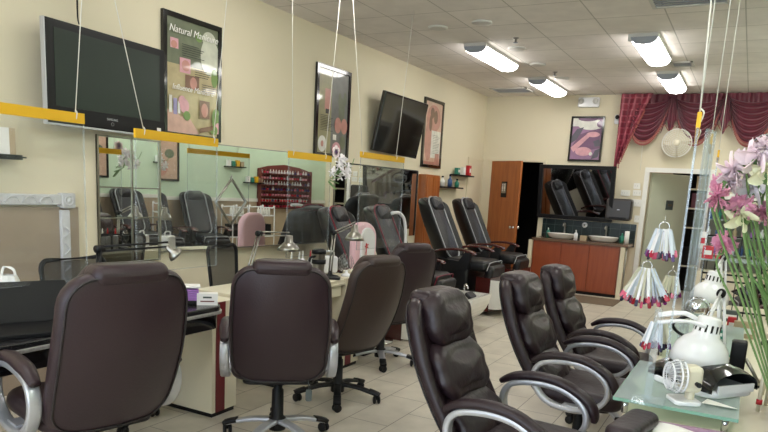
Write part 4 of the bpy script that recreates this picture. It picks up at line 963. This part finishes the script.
# ------------------------------------------------------------------ right row of tables
TZ = .70
def rtable(lb, y0, y1, x0=-.33, x1=.34):
    t = thing('nail_table', lb, 'nail table', ((x0 + x1) / 2, (y0 + y1) / 2, 0), 0, 'nail tables along the right side'); w, l = (x1 - x0) / 2, (y1 - y0) / 2
    MB().slab(w, l, .018, .03, .008, T=Tm(0, 0, TZ - .018, rx=90)).build('tabletop', 'cream', t)
    for sy in (-1, 1): MB().box((-w + .04, sy * (l - .14) - .1, .03), (w - .04, sy * (l - .14) + .1, TZ - .036)).build('pedestal', 'cream', t)
    MB().box((-w + .02, -l + .03, TZ - .11), (-w + .05, l - .03, TZ - .036)).build('apron', 'wine', t)
    return t
RT = [rtable('cream nail table under the near glass shelf with the white lamp', 2.12, 3.42), rtable('cream nail table in the middle of the right side', 3.6, 4.8), rtable('cream nail table farthest along the right side', 4.98, 6.2)]
GZ = .765
def gshelf(y0, y1, lb, x0=-.365, x1=.06):
    t = thing('glass_shelf', lb, 'glass shelf', ((x0 + x1) / 2, (y0 + y1) / 2, TZ), 0, 'raised glass shelves on the right tables'); w, l = (x1 - x0) / 2, (y1 - y0) / 2
    MB().box((-w, -l, GZ - TZ - .012), (w, l, GZ - TZ)).build('glass_top', 'glass', t)
    MB().box((-w, -l - .002, GZ - TZ - .012), (w, -l, GZ - TZ)).box((-w - .002, -l, GZ - TZ - .012), (-w, l, GZ - TZ)).build('glass_rim', 'glassedge', t)
    for sx in (-1, 1):
        for sy in (-1, 1): MB().lathe([(.012, 0), (.012, GZ - TZ - .012)], 10, T=Tm(sx * (w - .04), sy * (l - .04), 0)).build('standoff', 'chrome', t)
gshelf(2.6, 3.3, 'pale green glass shelf edge beside the nearest leather chair'); gshelf(3.75, 4.7, 'glass shelf under the second white lamp')
# white paper towel on near table
t = thing('paper_towel', 'folded white towel with mauve border on the table in front of the glass shelf', 'towel', (-.02, 2.36, TZ), 6)
M['mauvec'] = mat('mauve_cloth', s(160, 130, 150), .8)
MB().grid(lambda u, v: (-.17 + .38 * u, -.2 + .38 * v, .012 + .012 * math.sin(u * 7 + v * 4) * math.sin(v * 5)), 24, 24).build('top_sheet', 'paper', t)
MB().slab(.185, .19, .003, .01, .002, T=Tm(.02, -.005, .003, rx=90)).build('under_sheet', 'mauvec', t); MB().box((-.16, .18, .0), (.2, .2, .022)).build('border_band', 'mauvec', t)
c = atz(624, 424, TZ)
t = thing('hand_rest', 'black padded hand rest at the near corner of the right table', 'hand rest', (c.x + .04, 2.40, TZ), 80)
MB().slab(.15, .055, .028, .04, .026, T=Tm(0, 0, .029, rx=90)).build('pad', 'leather2', t)
# fan on the glass shelf
c = atz(683, 402, GZ)
t = thing('clip_fan', 'small white clip fan on the near glass shelf', 'fan', (c.x, c.y, GZ), -62)
MB().slab(.055, .05, .008, .02, .005, T=Tm(0, 0, .008, rx=90)).build('foot', 'lwhite', t)
MB().tube([(0, .02, .01), (0, .02, .05), (0, .01, .09)], .02, .012, square=True).build('neck', 'cream', t)
MB().slab(.038, .05, .035, .02, .018, T=Tm(0, .015, .095)).build('motor_body', 'cream', t)
w = MB()
for yy, r0 in ((-.065, .05), (-.04, .06), (-.02, .058)): w.tube([(r0 * math.cos(a * PI / 12), yy, .1 + r0 * math.sin(a * PI / 12)) for a in range(24)], .004, sides=6, closed=True, smooth=False)
for a in range(24):
    ca, sa = math.cos(a * PI / 12), math.sin(a * PI / 12); w.tube([(.01 * ca, -.07, .1 + .01 * sa), (.05 * ca, -.065, .1 + .05 * sa), (.06 * ca, -.04, .1 + .06 * sa), (.058 * ca, -.02, .1 + .058 * sa), (.02 * ca, -.015, .1 + .02 * sa)], .0015, sides=4, smooth=False)
w.build('fan_cage', 'lwhite', t)
b = MB()
for k in range(4): b.slab(.018, .022, .0015, .014, .001, T=Tm(0, -.042, .1) @ Tm(ry=90 * k) @ Tm(0, 0, .028, rz=25), n=4, sides=2)
b.build('fan_blades', 'piping', t); MB().lathe([(.008, 0), (.01, .02), (.008, .026)], 10, T=Tm(.045, .02, .085, ry=90)).build('knob', 'black', t)
c = atz(727, 408, GZ)
t = thing('napkin', 'small white folded napkin lying on the near glass shelf', 'napkin', (c.x - .03, c.y + .02, GZ), -12)
MB().grid(lambda u, v: (-.05 + .12 * u, -.04 + .08 * v * (1 - .6 * u), .004 + .008 * (1 - v) * u), 10, 10).build('napkin_sheet', 'paper', t)
# UV nail dryer
c = atz(722, 395, GZ)
t = thing('nail_dryer', 'glossy black nail dryer with white base beneath the big white lamp', 'nail dryer', (c.x - .085, c.y + .08, GZ), 52)
dome = lambda x, y, z: (x * (1 - .25 * max(0, y + .1)), y, z)
t.scale = (1.2, 1.25, 1.1)
MB().slab(.115, .13, .014, .06, .008, T=Tm(0, 0, .014, rx=90)).build('dryer_base', 'lwhite', t)
sh_ = MB().grid(lambda u, v: (.115 * math.cos(PI * u) * (1 - .15 * (v - .5) ** 2 * 4 * .6), -.13 + .26 * v, .022 + .095 * math.sin(PI * u) ** .75 * (1 - .75 * abs(v - .45) ** 2.2 * 2.2)), 30, 24)
sh_.build('dryer_shell', 'blackg', t)
MB().slab(.028, .02, .003, .006, .002, T=Tm(0, -.07, .096, rx=70)).build('display', 'plateg', t); MB().box((-.08, -.135, .02), (.08, -.128, .05)).build('front_strip', 'lwhite', t)
MB().tube([(.1, -.12, .03), (.17, -.1, .02), (.19, -.02, -.02), (.2, .06, -.05)], .004, sides=6).build('power_cord', 'black', t)
# white lamps
WG = 'white desk lamps on the right tables'
hd = aty(713, 325, 2.95)
def white_lamp(lb, pxh, pyh, Y, r, hh, bx, by, col_='lwhite'):
    hd = aty(pxh, pyh, Y); base = Vector((bx, by, TZ)); base = Vector((hd.x + .07, Y + .42, TZ)); el = hd + Vector((.02, .34, .07))
    return desk_lamp('desk_lamp', lb, base, el, hd, col_, 'lwhite', r, hh, group=WG, tilt=(-.12, -.05, -1), vents=True)
white_lamp('large white desk lamp with slotted neck above the black nail dryer', 710, 319, 3.0, .115, .19, .2, 3.3)
white_lamp('smaller white desk lamp farther back beneath the pink carnation', 716, 273, 4.35, .108, .17, .2, 4.5)
# black cable loop near lamp
t = thing('coiled_cable', 'dark looped cable hanging beside the big white lamp', 'cable', aty(690, 327, 3.2))
MB().tube([(.07 * math.cos(a), .02 * math.sin(2 * a), .045 * math.sin(a)) for a in [k * PI / 6 for k in range(12)]], .007, sides=6, closed=True).build('loop', 'black', t)
# black machine behind the lamp
c = aty(741, 338, 3.1); t = thing('card_machine', 'black electric file box standing to the right of the large lamp', 'nail drill', (c.x - .0, 3.2, GZ)); MB().slab(.03, .085, .04, .01, .008, T=Tm(0, 0, .09)).build('body', 'black', t)
MB().tube([(.03, 0, .1), (.06, -.02, .06), (.09, -.02, .01)], .008, sides=6).build('handpiece', 'steel', t)

# swatch stand: clear pole with arms and bundles of nail tip sticks
def stand(base, top, lb):
    base, top = Vector(base), Vector(top); t = thing('swatch_stand', lb, 'display stand', base, 0); tp = top - base
    MB().slab(.06, .06, .005, .02, .003, T=Tm(0, 0, .006, rx=90)).build('foot', 'acrylic2', t)
    MB().box((-.012, -.012, .01), (.012, .012, tp.z)).build('clear_post', 'acrylic2', t)
    for z, l in ((tp.z - .02, .12), (tp.z * .86, .16), (tp.z * .93, .13)): MB().tube([(0, 0, z), (l * .6, .02, z + .015), (l, .03, z)], .007, .005, 8, square=True).build('arm', 'lwhite', t)
    return t
c = atz(647, 402, GZ)
stand((c.x, c.y, GZ), (c.x, c.y, 1.12), 'clear plastic stand holding sample sticks beside the clip fan')
tips = [mat('tip_%d' % k, s(*c), .25, coat=.6) for k, c in enumerate(((60, 20, 45), (190, 40, 70), (120, 30, 100), (40, 40, 70), (215, 90, 120), (150, 25, 40), (90, 70, 120)))]
stickm = mat('stick_white', s(236, 236, 238), .25, coat=.4, var=.1)
stickg = mat('stick_cream', s(208, 205, 180), .3, coat=.3, var=.1)
stickb = mat('stick_pale_blue', s(205, 214, 224), .2, coat=.4, var=.1)
def bundle(lb, p, n, L, spread, wx=.02, sd=1):
    random.seed(sd); p = Vector(p)
    t = thing('swatch_bundle', lb, 'nail swatches', p, 0, 'hanging bundles of nail sample sticks')
    MB().tube([(.022 * math.cos(a * PI / 5), 0, .01 + .022 * math.sin(a * PI / 5)) for a in range(10)], .0025, sides=5, closed=True).tube([(0, 0, .03), (0, .004, .06)], .002, sides=5, smooth=False).build('ring', 'chrome', t)
    for k in range(n):
        a = -spread + 2 * spread * k / (n - 1) + random.uniform(-2, 2); b = random.uniform(-14, 14); T = Tm((k / (n - 1) - .5) * wx * 2, random.uniform(-.015, .015), 0, rx=b, ry=-a); l = L * random.uniform(.88, 1.05)
        w = MB().slab(.0075, l / 2, .0018, .004, .0015, T=T @ Tm(0, 0, -l / 2, rz=random.uniform(-50, 50)), n=3, sides=2)
        w.slab(.0088, .017, .0028, .007, .002, T=T @ Tm(0, 0, -l - .004, rz=random.uniform(-50, 50)), mi=1, n=4, sides=2)
        w.build('sample_stick', [random.choice([stickm, stickm, stickg, stickb]), random.choice(tips)], t)
    return t
bundle('uppermost bundle of white nail sample sticks with dark tips, in the storeroom doorway', atx(664, 229, -.34), 20, .125, 15, .03, 1)
bundle('widest fan of nail sample sticks, in front of the wood counter', atx(647, 268, -.40), 30, .165, 30, .03, 2)
bundle('lowest bundle of nail sample sticks beside the clear stand', atx(659, 322, -.32), 18, .12, 16, .03, 3)
bundle('short bundle of cream sample sticks right of the widest fan', atx(672, 276, -.36), 10, .11, 12, .03, 4)
t = thing('round_mirror', 'tiny round mirror with silver beads behind the lamps', 'mirror', aty(697, 309, 3.9))
w = MB()
for k in range(3): w.tube([(.02 * (k + 1) * math.cos(a * PI / 9), 0, .02 * (k + 1) * math.sin(a * PI / 9)) for a in range(18)], .006, sides=6, closed=True, smooth=False)
w.lathe([(.055, -.005), (.055, .005), (0, .006)], 18, T=Tm(rx=90)); w.build('beads', 'chrome', t)
t['label'] = 'small round silver fan grille between the two white lamps'; t['category'] = 'fan'

# right hanging guards (seen nearly end-on)
GR2 = 'hanging sneeze guards over the right tables'
def gr(pa, Ya, pb, Yb, zb, lb, hooks):
    a, b = aty(*pa, Ya), aty(*pb, Yb); guard((a.x, a.y), (b.x, b.y), a.z, zb, lb, hooks, GR2); return a, b
a = aty(700, 112, 2.5); b = a * 1.27
guard((a.x, a.y), (b.x, b.y), a.z, .95, 'end-on hanging guard with yellow strip, nearest on the right', [(.02, aty(712, -6, 2.5)), (.95, (b.x, b.y, ZC))], GR2)
a = aty(712, 134, 3.9); b = a * 1.2
guard((a.x, a.y), (b.x, b.y), a.z, .95, 'end-on hanging clear guard, second along the right tables', [(.03, (a.x, a.y, ZC)), (.95, (b.x, b.y, ZC))], GR2)
a = aty(719, 150, 5.3); b = a * 1.15
guard((a.x, a.y), (b.x, b.y), a.z, .95, 'end-on hanging clear guard, farthest along the right tables', [(.03, (a.x, a.y, ZC)), (.95, (b.x, b.y, ZC))], GR2)
# free hanging strings
# wide clear brochure columns at right: tall acrylic panel
t = thing('acrylic_panel', 'tall leaning clear acrylic panel left of the flowers', 'acrylic panel', (aty(683, 330, 3.4).x, 3.38, TZ), 80)
z1 = aty(700, 130, 3.4).z - TZ
MB().box((-.06, -.003, 0), (.09, .003, z1)).build('sheet', 'acrylic2', t)
for x in (-.06, .0, .09): MB().tube([(x, 0, 0), (x, 0, z1)], .006, sides=6, smooth=False).build('bright_edge', 'acrylic2', t)

# black wire rack behind the lamps
t = thing('wire_rack', 'black wire rack with crossing bars behind the smaller white lamp', 'wire rack', (-.04, 5.6, TZ), 0)
w = MB()
for z in (.0, .22, .27): w.tube([(-.22, 0, z + .03), (.32, 0, z + .03)], .007, sides=6, smooth=False)
for k in range(8): w.tube([(-.22 + .077 * k, .01, 0), (-.22 + .077 * k, .01, .58)], .004, sides=5, smooth=False)
w.tube([(-.22, .01, .58), (.32, .01, .58)], .006, sides=6, smooth=False); w.build('wires', 'black', t)
for sx in (-.22, .32): MB().box((sx - .01, -.08, 0), (sx + .01, .08, .015)).build('foot', 'black', t)
# cartons on the far right table
for k, (px, py, Y, w_, h, m_, lb) in enumerate(((708, 252, 5.35, .07, .09, 'red', 'small red box on the wire rack under the pink carnation'), (721, 253, 5.35, .07, .08, 'red', 'second red box, right of its twin on the wire rack'), (718, 317, 4.2, .09, .05, 'teal', 'green printed carton beneath the smaller lamp'), (708, 312, 4.3, .06, .05, 'pink', 'pink carton beneath the smaller lamp'), (735, 300, 4.9, .05, .09, 'red', 'red carton right of the smaller lamp'), (748, 305, 4.7, .12, .10, 'tan', 'row of pale booklets to the right of the smaller lamp'), (735, 285, 5.3, .1, .08, 'plateg', 'dark blue carton behind the smaller lamp'), (703, 240, 5.5, .05, .12, 'paper', 'upright white carton next to the red box'))):
    c = aty(px, py, Y); z0 = max(TZ, c.z - h / 2)
    rest = GZ if Y < 4.7 else TZ
    if k in (0, 1, 7): z0 = c.z - h / 2
    else: z0 = rest
    t = thing('carton', lb, 'box', (c.x, Y, z0))
    MB().box((-w_ / 2, -.025, 0), (w_ / 2, .025, h)).build('carton_body', m_, t); MB().box((-w_ / 2 + .01, -.0262, h * .3), (w_ / 2 - .01, -.025, h * .65)).build('carton_label', 'paper' if m_ != 'paper' else 'red', t)
t = thing('rack_shelf', 'thin clear shelf clipped across the black wire rack', 'shelf', (-.04, 5.5, aty(708, 258, 5.4).z), 0)
MB().box((-.24, -.2, -.01), (.3, .1, 0)).build('board', 'glass', t); MB().tube([(-.2, .1, -.005), (-.2, .12, -.1)], .004, sides=5, smooth=False).build('clip', 'black', t)
# black lamp/bird-shape and grey panel on right edge
c = aty(750, 290, 4.4)
t = thing('desk_lamp', 'black cone desk lamp at the right behind the flower stems', 'desk lamp', c)
MB().lathe([(.02, .06), (.03, .02), (.085, -.05), (.08, -.05), (.02, .0)], 20, T=Tm(ry=20)).build('lamp_shade', 'blackg', t)
MB().tube([(0, 0, .05), (.1, .1, .1), (.16, .15, TZ - c.z + .02)], .006, sides=6).build('arm', 'black', t); MB().lathe([(.06, 0), (.06, .02), (0, .025)], 16, T=Tm(.16, .15, TZ - c.z)).build('base', 'black', t)
c = atz(764, 400, TZ)
t = thing('side_panel', 'grey upright panel at the right edge with blue tablet glow', 'panel', (.2, 2.75, TZ), 0)
MB().box((-.01, -.42, 0), (.01, .35, .24)).build('panel_board', 'grey', t); MB().box((-.014, -.40, .02), (-.01, -.30, .14)).build('tablet_screen', 'bluescreen', t, label='blue lit screen')
t = thing('wall_rails', 'white upright rods beside the nail dryer', 'rods', (.13, 3.0, TZ)); w = MB()
for k, (dx, dy, h) in enumerate(((0, 0, .26), (.03, .12, .30), (0.02, .3, .34))): w.tube([(dx, dy, 0), (dx, dy, h)], .008, sides=8, smooth=False)
w.build('rods', 'cream', t); MB().tube([(-.0, 0, .03), (.0, .0, .05)], .012, sides=8, smooth=False).build('red_clip', 'red', t)

# ------------------------------------------------------------------ flowers in a vase
VX, VY = .22, 2.2
t = thing('flower_vase', 'clear glass vase for the carnations, at the right edge', 'vase', (VX, VY, TZ))
MB().lathe([(.035, 0), (.05, .01), (.055, .1), (.04, .17), (.05, .22), (.047, .22), (.037, .17), (.05, .1), (.04, .02), (0, .018)], 20).build('vase_body', 'acrylic2', t)
def blossom(lb, p, r, m_, kind, to=(VX, VY, TZ + .05), sd=0):
    random.seed(sd); p = Vector(p); t = thing('cut_flower', lb, 'flower', p, 0, None)
    w = MB()
    if kind == 'carnation':
        for k in range(38):
            a = random.uniform(0, 360); el = random.uniform(-10, 85); rr = r * random.uniform(.65, 1.0)
            T = Tm(rz=a) @ Tm(ry=90 - el)
            w.grid(lambda u, v, rr=rr: ((u - .5) * rr * .75 * (.25 + v), .10 * rr * math.sin(u * 16) * v, rr * v + rr * .07 * math.sin(u * 23)), 8, 3, T=T)
    else:
        for k in range(12):
            a = k * 60 + (30 if k > 5 else 0) + random.uniform(-8, 8); el = 10 if k < 6 else 42; rr = r * (1 if k < 6 else .7)
            T = Tm(rz=a) @ Tm(ry=90 - el)
            w.grid(lambda u, v, rr=rr: ((u - .5) * rr * 1.15 * math.sin(PI * min(.93, v * .85 + .12)) ** .7, -.25 * rr * v * v + .12 * rr * (2 * u - 1) ** 2, rr * v), 6, 6, T=T)
    ad = MB(); ori = Vector((random.uniform(-.3, .3), -1, random.uniform(.2, .9))).normalized().to_track_quat('Z', 'Y').to_matrix().to_4x4()
    w.v = [tuple(ori @ Vector(q)) for q in w.v]
    w.build('petals', m_, t)
    MB().lathe([(0, -.045), (.012, -.035), (.017, -.015), (.013, 0)], 8, T=ori).build('calyx', 'green', t)
    st = Vector(to) - p; c0 = ori @ Vector((0, 0, -.04))
    MB().tube([c0, c0 * 1.8 + Vector((0, 0, -.03)), Vector((st.x * .35, st.y * .6, st.z * .4)), st], .0032, sides=6).build('stem', 'stem', t)
    return t
FL = [(757, 158, 'flight', 'lily', .05, 'topmost light pink bloom'), (735, 170, 'flight', 'lily', .048, 'light pink bloom at the upper left of the bouquet'), (752, 190, 'fpale', 'lily', .055, 'big pale lilac-white bloom in the middle of the bouquet'),
      (722, 184, 'fpink', 'carnation', .033, 'rosy bud left of the pale bloom'), (718, 197, 'fpink', 'carnation', .034, 'pink carnation at the bouquet\'s left tip'), (741, 207, 'fpink', 'carnation', .037, 'deep pink carnation under the pale bloom'),
      (764, 212, 'fpink', 'carnation', .037, 'deep pink carnation cut by the right edge'), (724, 244, 'fpink', 'carnation', .037, 'lone pink carnation hanging low before the red boxes'), (766, 172, 'fcream', 'lily', .045, 'cream bloom at the right edge'), (742, 217, 'fcream', 'lily', .045, 'spidery cream bloom below the deep pink carnation'), (764, 185, 'fpale', 'lily', .045, 'pale bloom partly cut at the right edge'), (744, 160, 'flight', 'carnation', .034, 'ruffled light pink bloom between the two upper lilies'), (765, 150, 'flight', 'carnation', .036, 'ruffled light pink bloom at the very top right'), (729, 182, 'flight', 'carnation', .032, 'ruffled light pink bloom just left of the pale bloom'), (756, 174, 'flight', 'carnation', .034, 'ruffled light pink bloom just above the pale bloom')]
for k, (x, y, m_, kd, r, lb) in enumerate(FL):
    blossom(lb, aty(x, y, 1.9 + .05 * (k % 4)), r, m_, kd, sd=k + 3)
random.seed(5)
lf = MB()
for k in range(36):
    e = aty(random.uniform(746, 785), random.uniform(215, 290), 2.0 + random.uniform(-.08, .1)); b0 = Vector((VX + random.uniform(-.03, .03), VY + random.uniform(-.03, .03), TZ + .12))
    mid = (e + b0) / 2 + Vector((random.uniform(.0, .06), 0, .05))
    lf.tube([b0, mid, e], .007, .0012, 6, taper=lambda q: 1 - .85 * q * q, up=(random.uniform(-1, 1), random.uniform(-1, 1), 0.2))
lf_o = lf.build('grass_leaves', 'green'); lf_o['kind'] = 'stuff'; tag(lf_o, 'long narrow green leaves fanning up from the vase', 'leaves')

# ------------------------------------------------------------------ things on the right wall that the mirrors show
t = thing('polish_rack', 'burgundy arched nail polish rack reflected in the long mirror', 'polish rack', (XR, 10.85, .98), -90)
RW, RH = 1.38, .82
w = MB().prism([(0, 0), (RW, 0), (RW, RH - .06), (RW * .8, RH), (RW * .5, RH + .04), (RW * .2, RH), (0, RH - .06)], -.012, 0)
w.box((0, -.1, 0), (.025, 0, RH - .06)).box((RW - .025, -.1, 0), (RW, 0, RH - .06)); M['rackwood'] = mat('rack_wood', s(112, 52, 46), .4, var=.2); w.build('back_panel', 'rackwood', t)
NR = 7
for k in range(NR):
    MB().box((.02, -.1, .02 + k * .108), (RW - .02, 0, .032 + k * .108)).build('shelf', 'rackwood', t)
bm_ = [mat('polish_%d' % k, s(*c), .15, coat=.8) for k, c in enumerate(((200, 40, 60), (230, 150, 165), (60, 50, 110), (210, 205, 210), (120, 20, 50), (190, 90, 120)))]
proto = {}
cnt = 0
for k in range(NR):
    for q in range(18):
        key = [0, 0, 1, 2, 3, 1, 3][k] if random.random() < .6 else random.randrange(6)
        if key not in proto:
            o = thing('polish_bottle', '', 'nail polish', (0, 0, 0), 0); MB().slab(.018, .02, .016, .006, .004, T=Tm(0, 0, .02), n=3, sides=2).build('bottle_body', bm_[key], o); MB().lathe([(.008, .04), (.006, .072), (0, .073)], 8).build('cap', 'black' if key != 3 else 'paper', o); proto[key] = o; c_ = o
        else: c_ = copy_tree(proto[key])
        c_.location = (XR - .055, 10.85 - .06 - q * .074, .98 + .033 + k * .108)
        row = ['lowest', 'second', 'third', 'fourth', 'fifth', 'sixth', 'topmost'][k]
        c_['label'] = 'nail polish bottle on the %s row of the burgundy rack' % row; c_['group'] = 'polish bottles on the %s rack row' % row
# right-wall small shelves
for (yy, zz, lb) in ((8.9, 1.72, 'upper black shelf seen in the long mirror'), (9.35, 1.45, 'lower black shelf seen in the long mirror')):
    t = thing('wall_shelf', lb, 'shelf', (XR, yy + .2, zz), -90); MB().box((0, -.12, 0), (.42, 0, .02)).build('board', 'black', t)
    for q in range(4):
        o = thing('small_box', 'small carton on the %s' % lb.replace(' seen in the long mirror', ' beside the rack'), 'box', (XR - .06, yy + .14 - .1 * q, zz + .02), 0, 'cartons on the ' + lb[:5] + ' mirrored shelf'); MB().box((-.03, -.035, 0), (.03, .035, .09 + .02 * (q % 2))).build('carton', ['tan', 'yellow', 'teal', 'paper'][q], o)
# poster on right wall
t = thing('framed_poster', 'framed pink floral poster reflected in the panel mirror', 'poster', (XR, 7.72, 1.42), -90); framed(t, .62, .75, .03, .035)
art(t, .62, .75, .03, [(1, ell(.6, .3, .25, .2)), (2, ell(.3, .6, .15, .1)), (1, ell(.7, .75, .12, .08))] , [P[k] for k in ('peach', 'rosy', 'dgreen')])
# black massage chairs by the right wall
for k, (y, lb) in enumerate(((7.0, 'tall black massage chair reflected at the left of the long mirror'), (7.9, 'tall black massage chair reflected beside the diamond ornament'))):
    c_ = dup(P2, (.58, y, 0), 100, lb, .93, 'massage chairs along the right wall')
    for ch in list(c_.children):
        if ch.name.split('.')[0] in ('foot_tub', 'tub_housing', 'foot_rest'):
            for g in list(ch.children): bpy.data.objects.remove(g)
            bpy.data.objects.remove(ch)

# floor mat before the counter
a = MB().slab(.75, .35, .006, .03, .004, T=Tm(-2.3, 10.3, .006, rx=90)); 
M['mat'] = mat('brown_mat', s(112, 96, 78), .9, var=.15)
tag(a.build('floor_mat', 'mat'), 'brown floor mat in front of the sink cabinet', 'mat')

# ------------------------------------------------------------------ light
wd = bpy.data.worlds.new('world'); sc.world = wd; wd.use_nodes = True
bg = wd.node_tree.nodes['Background']; bg.inputs[0].default_value = (.72, .84, 1, 1); bg.inputs[1].default_value = 5.0
sc.view_settings.view_transform = 'Standard'; sc.view_settings.look = 'None'; sc.view_settings.gamma = 1; sc.view_settings.exposure = 0
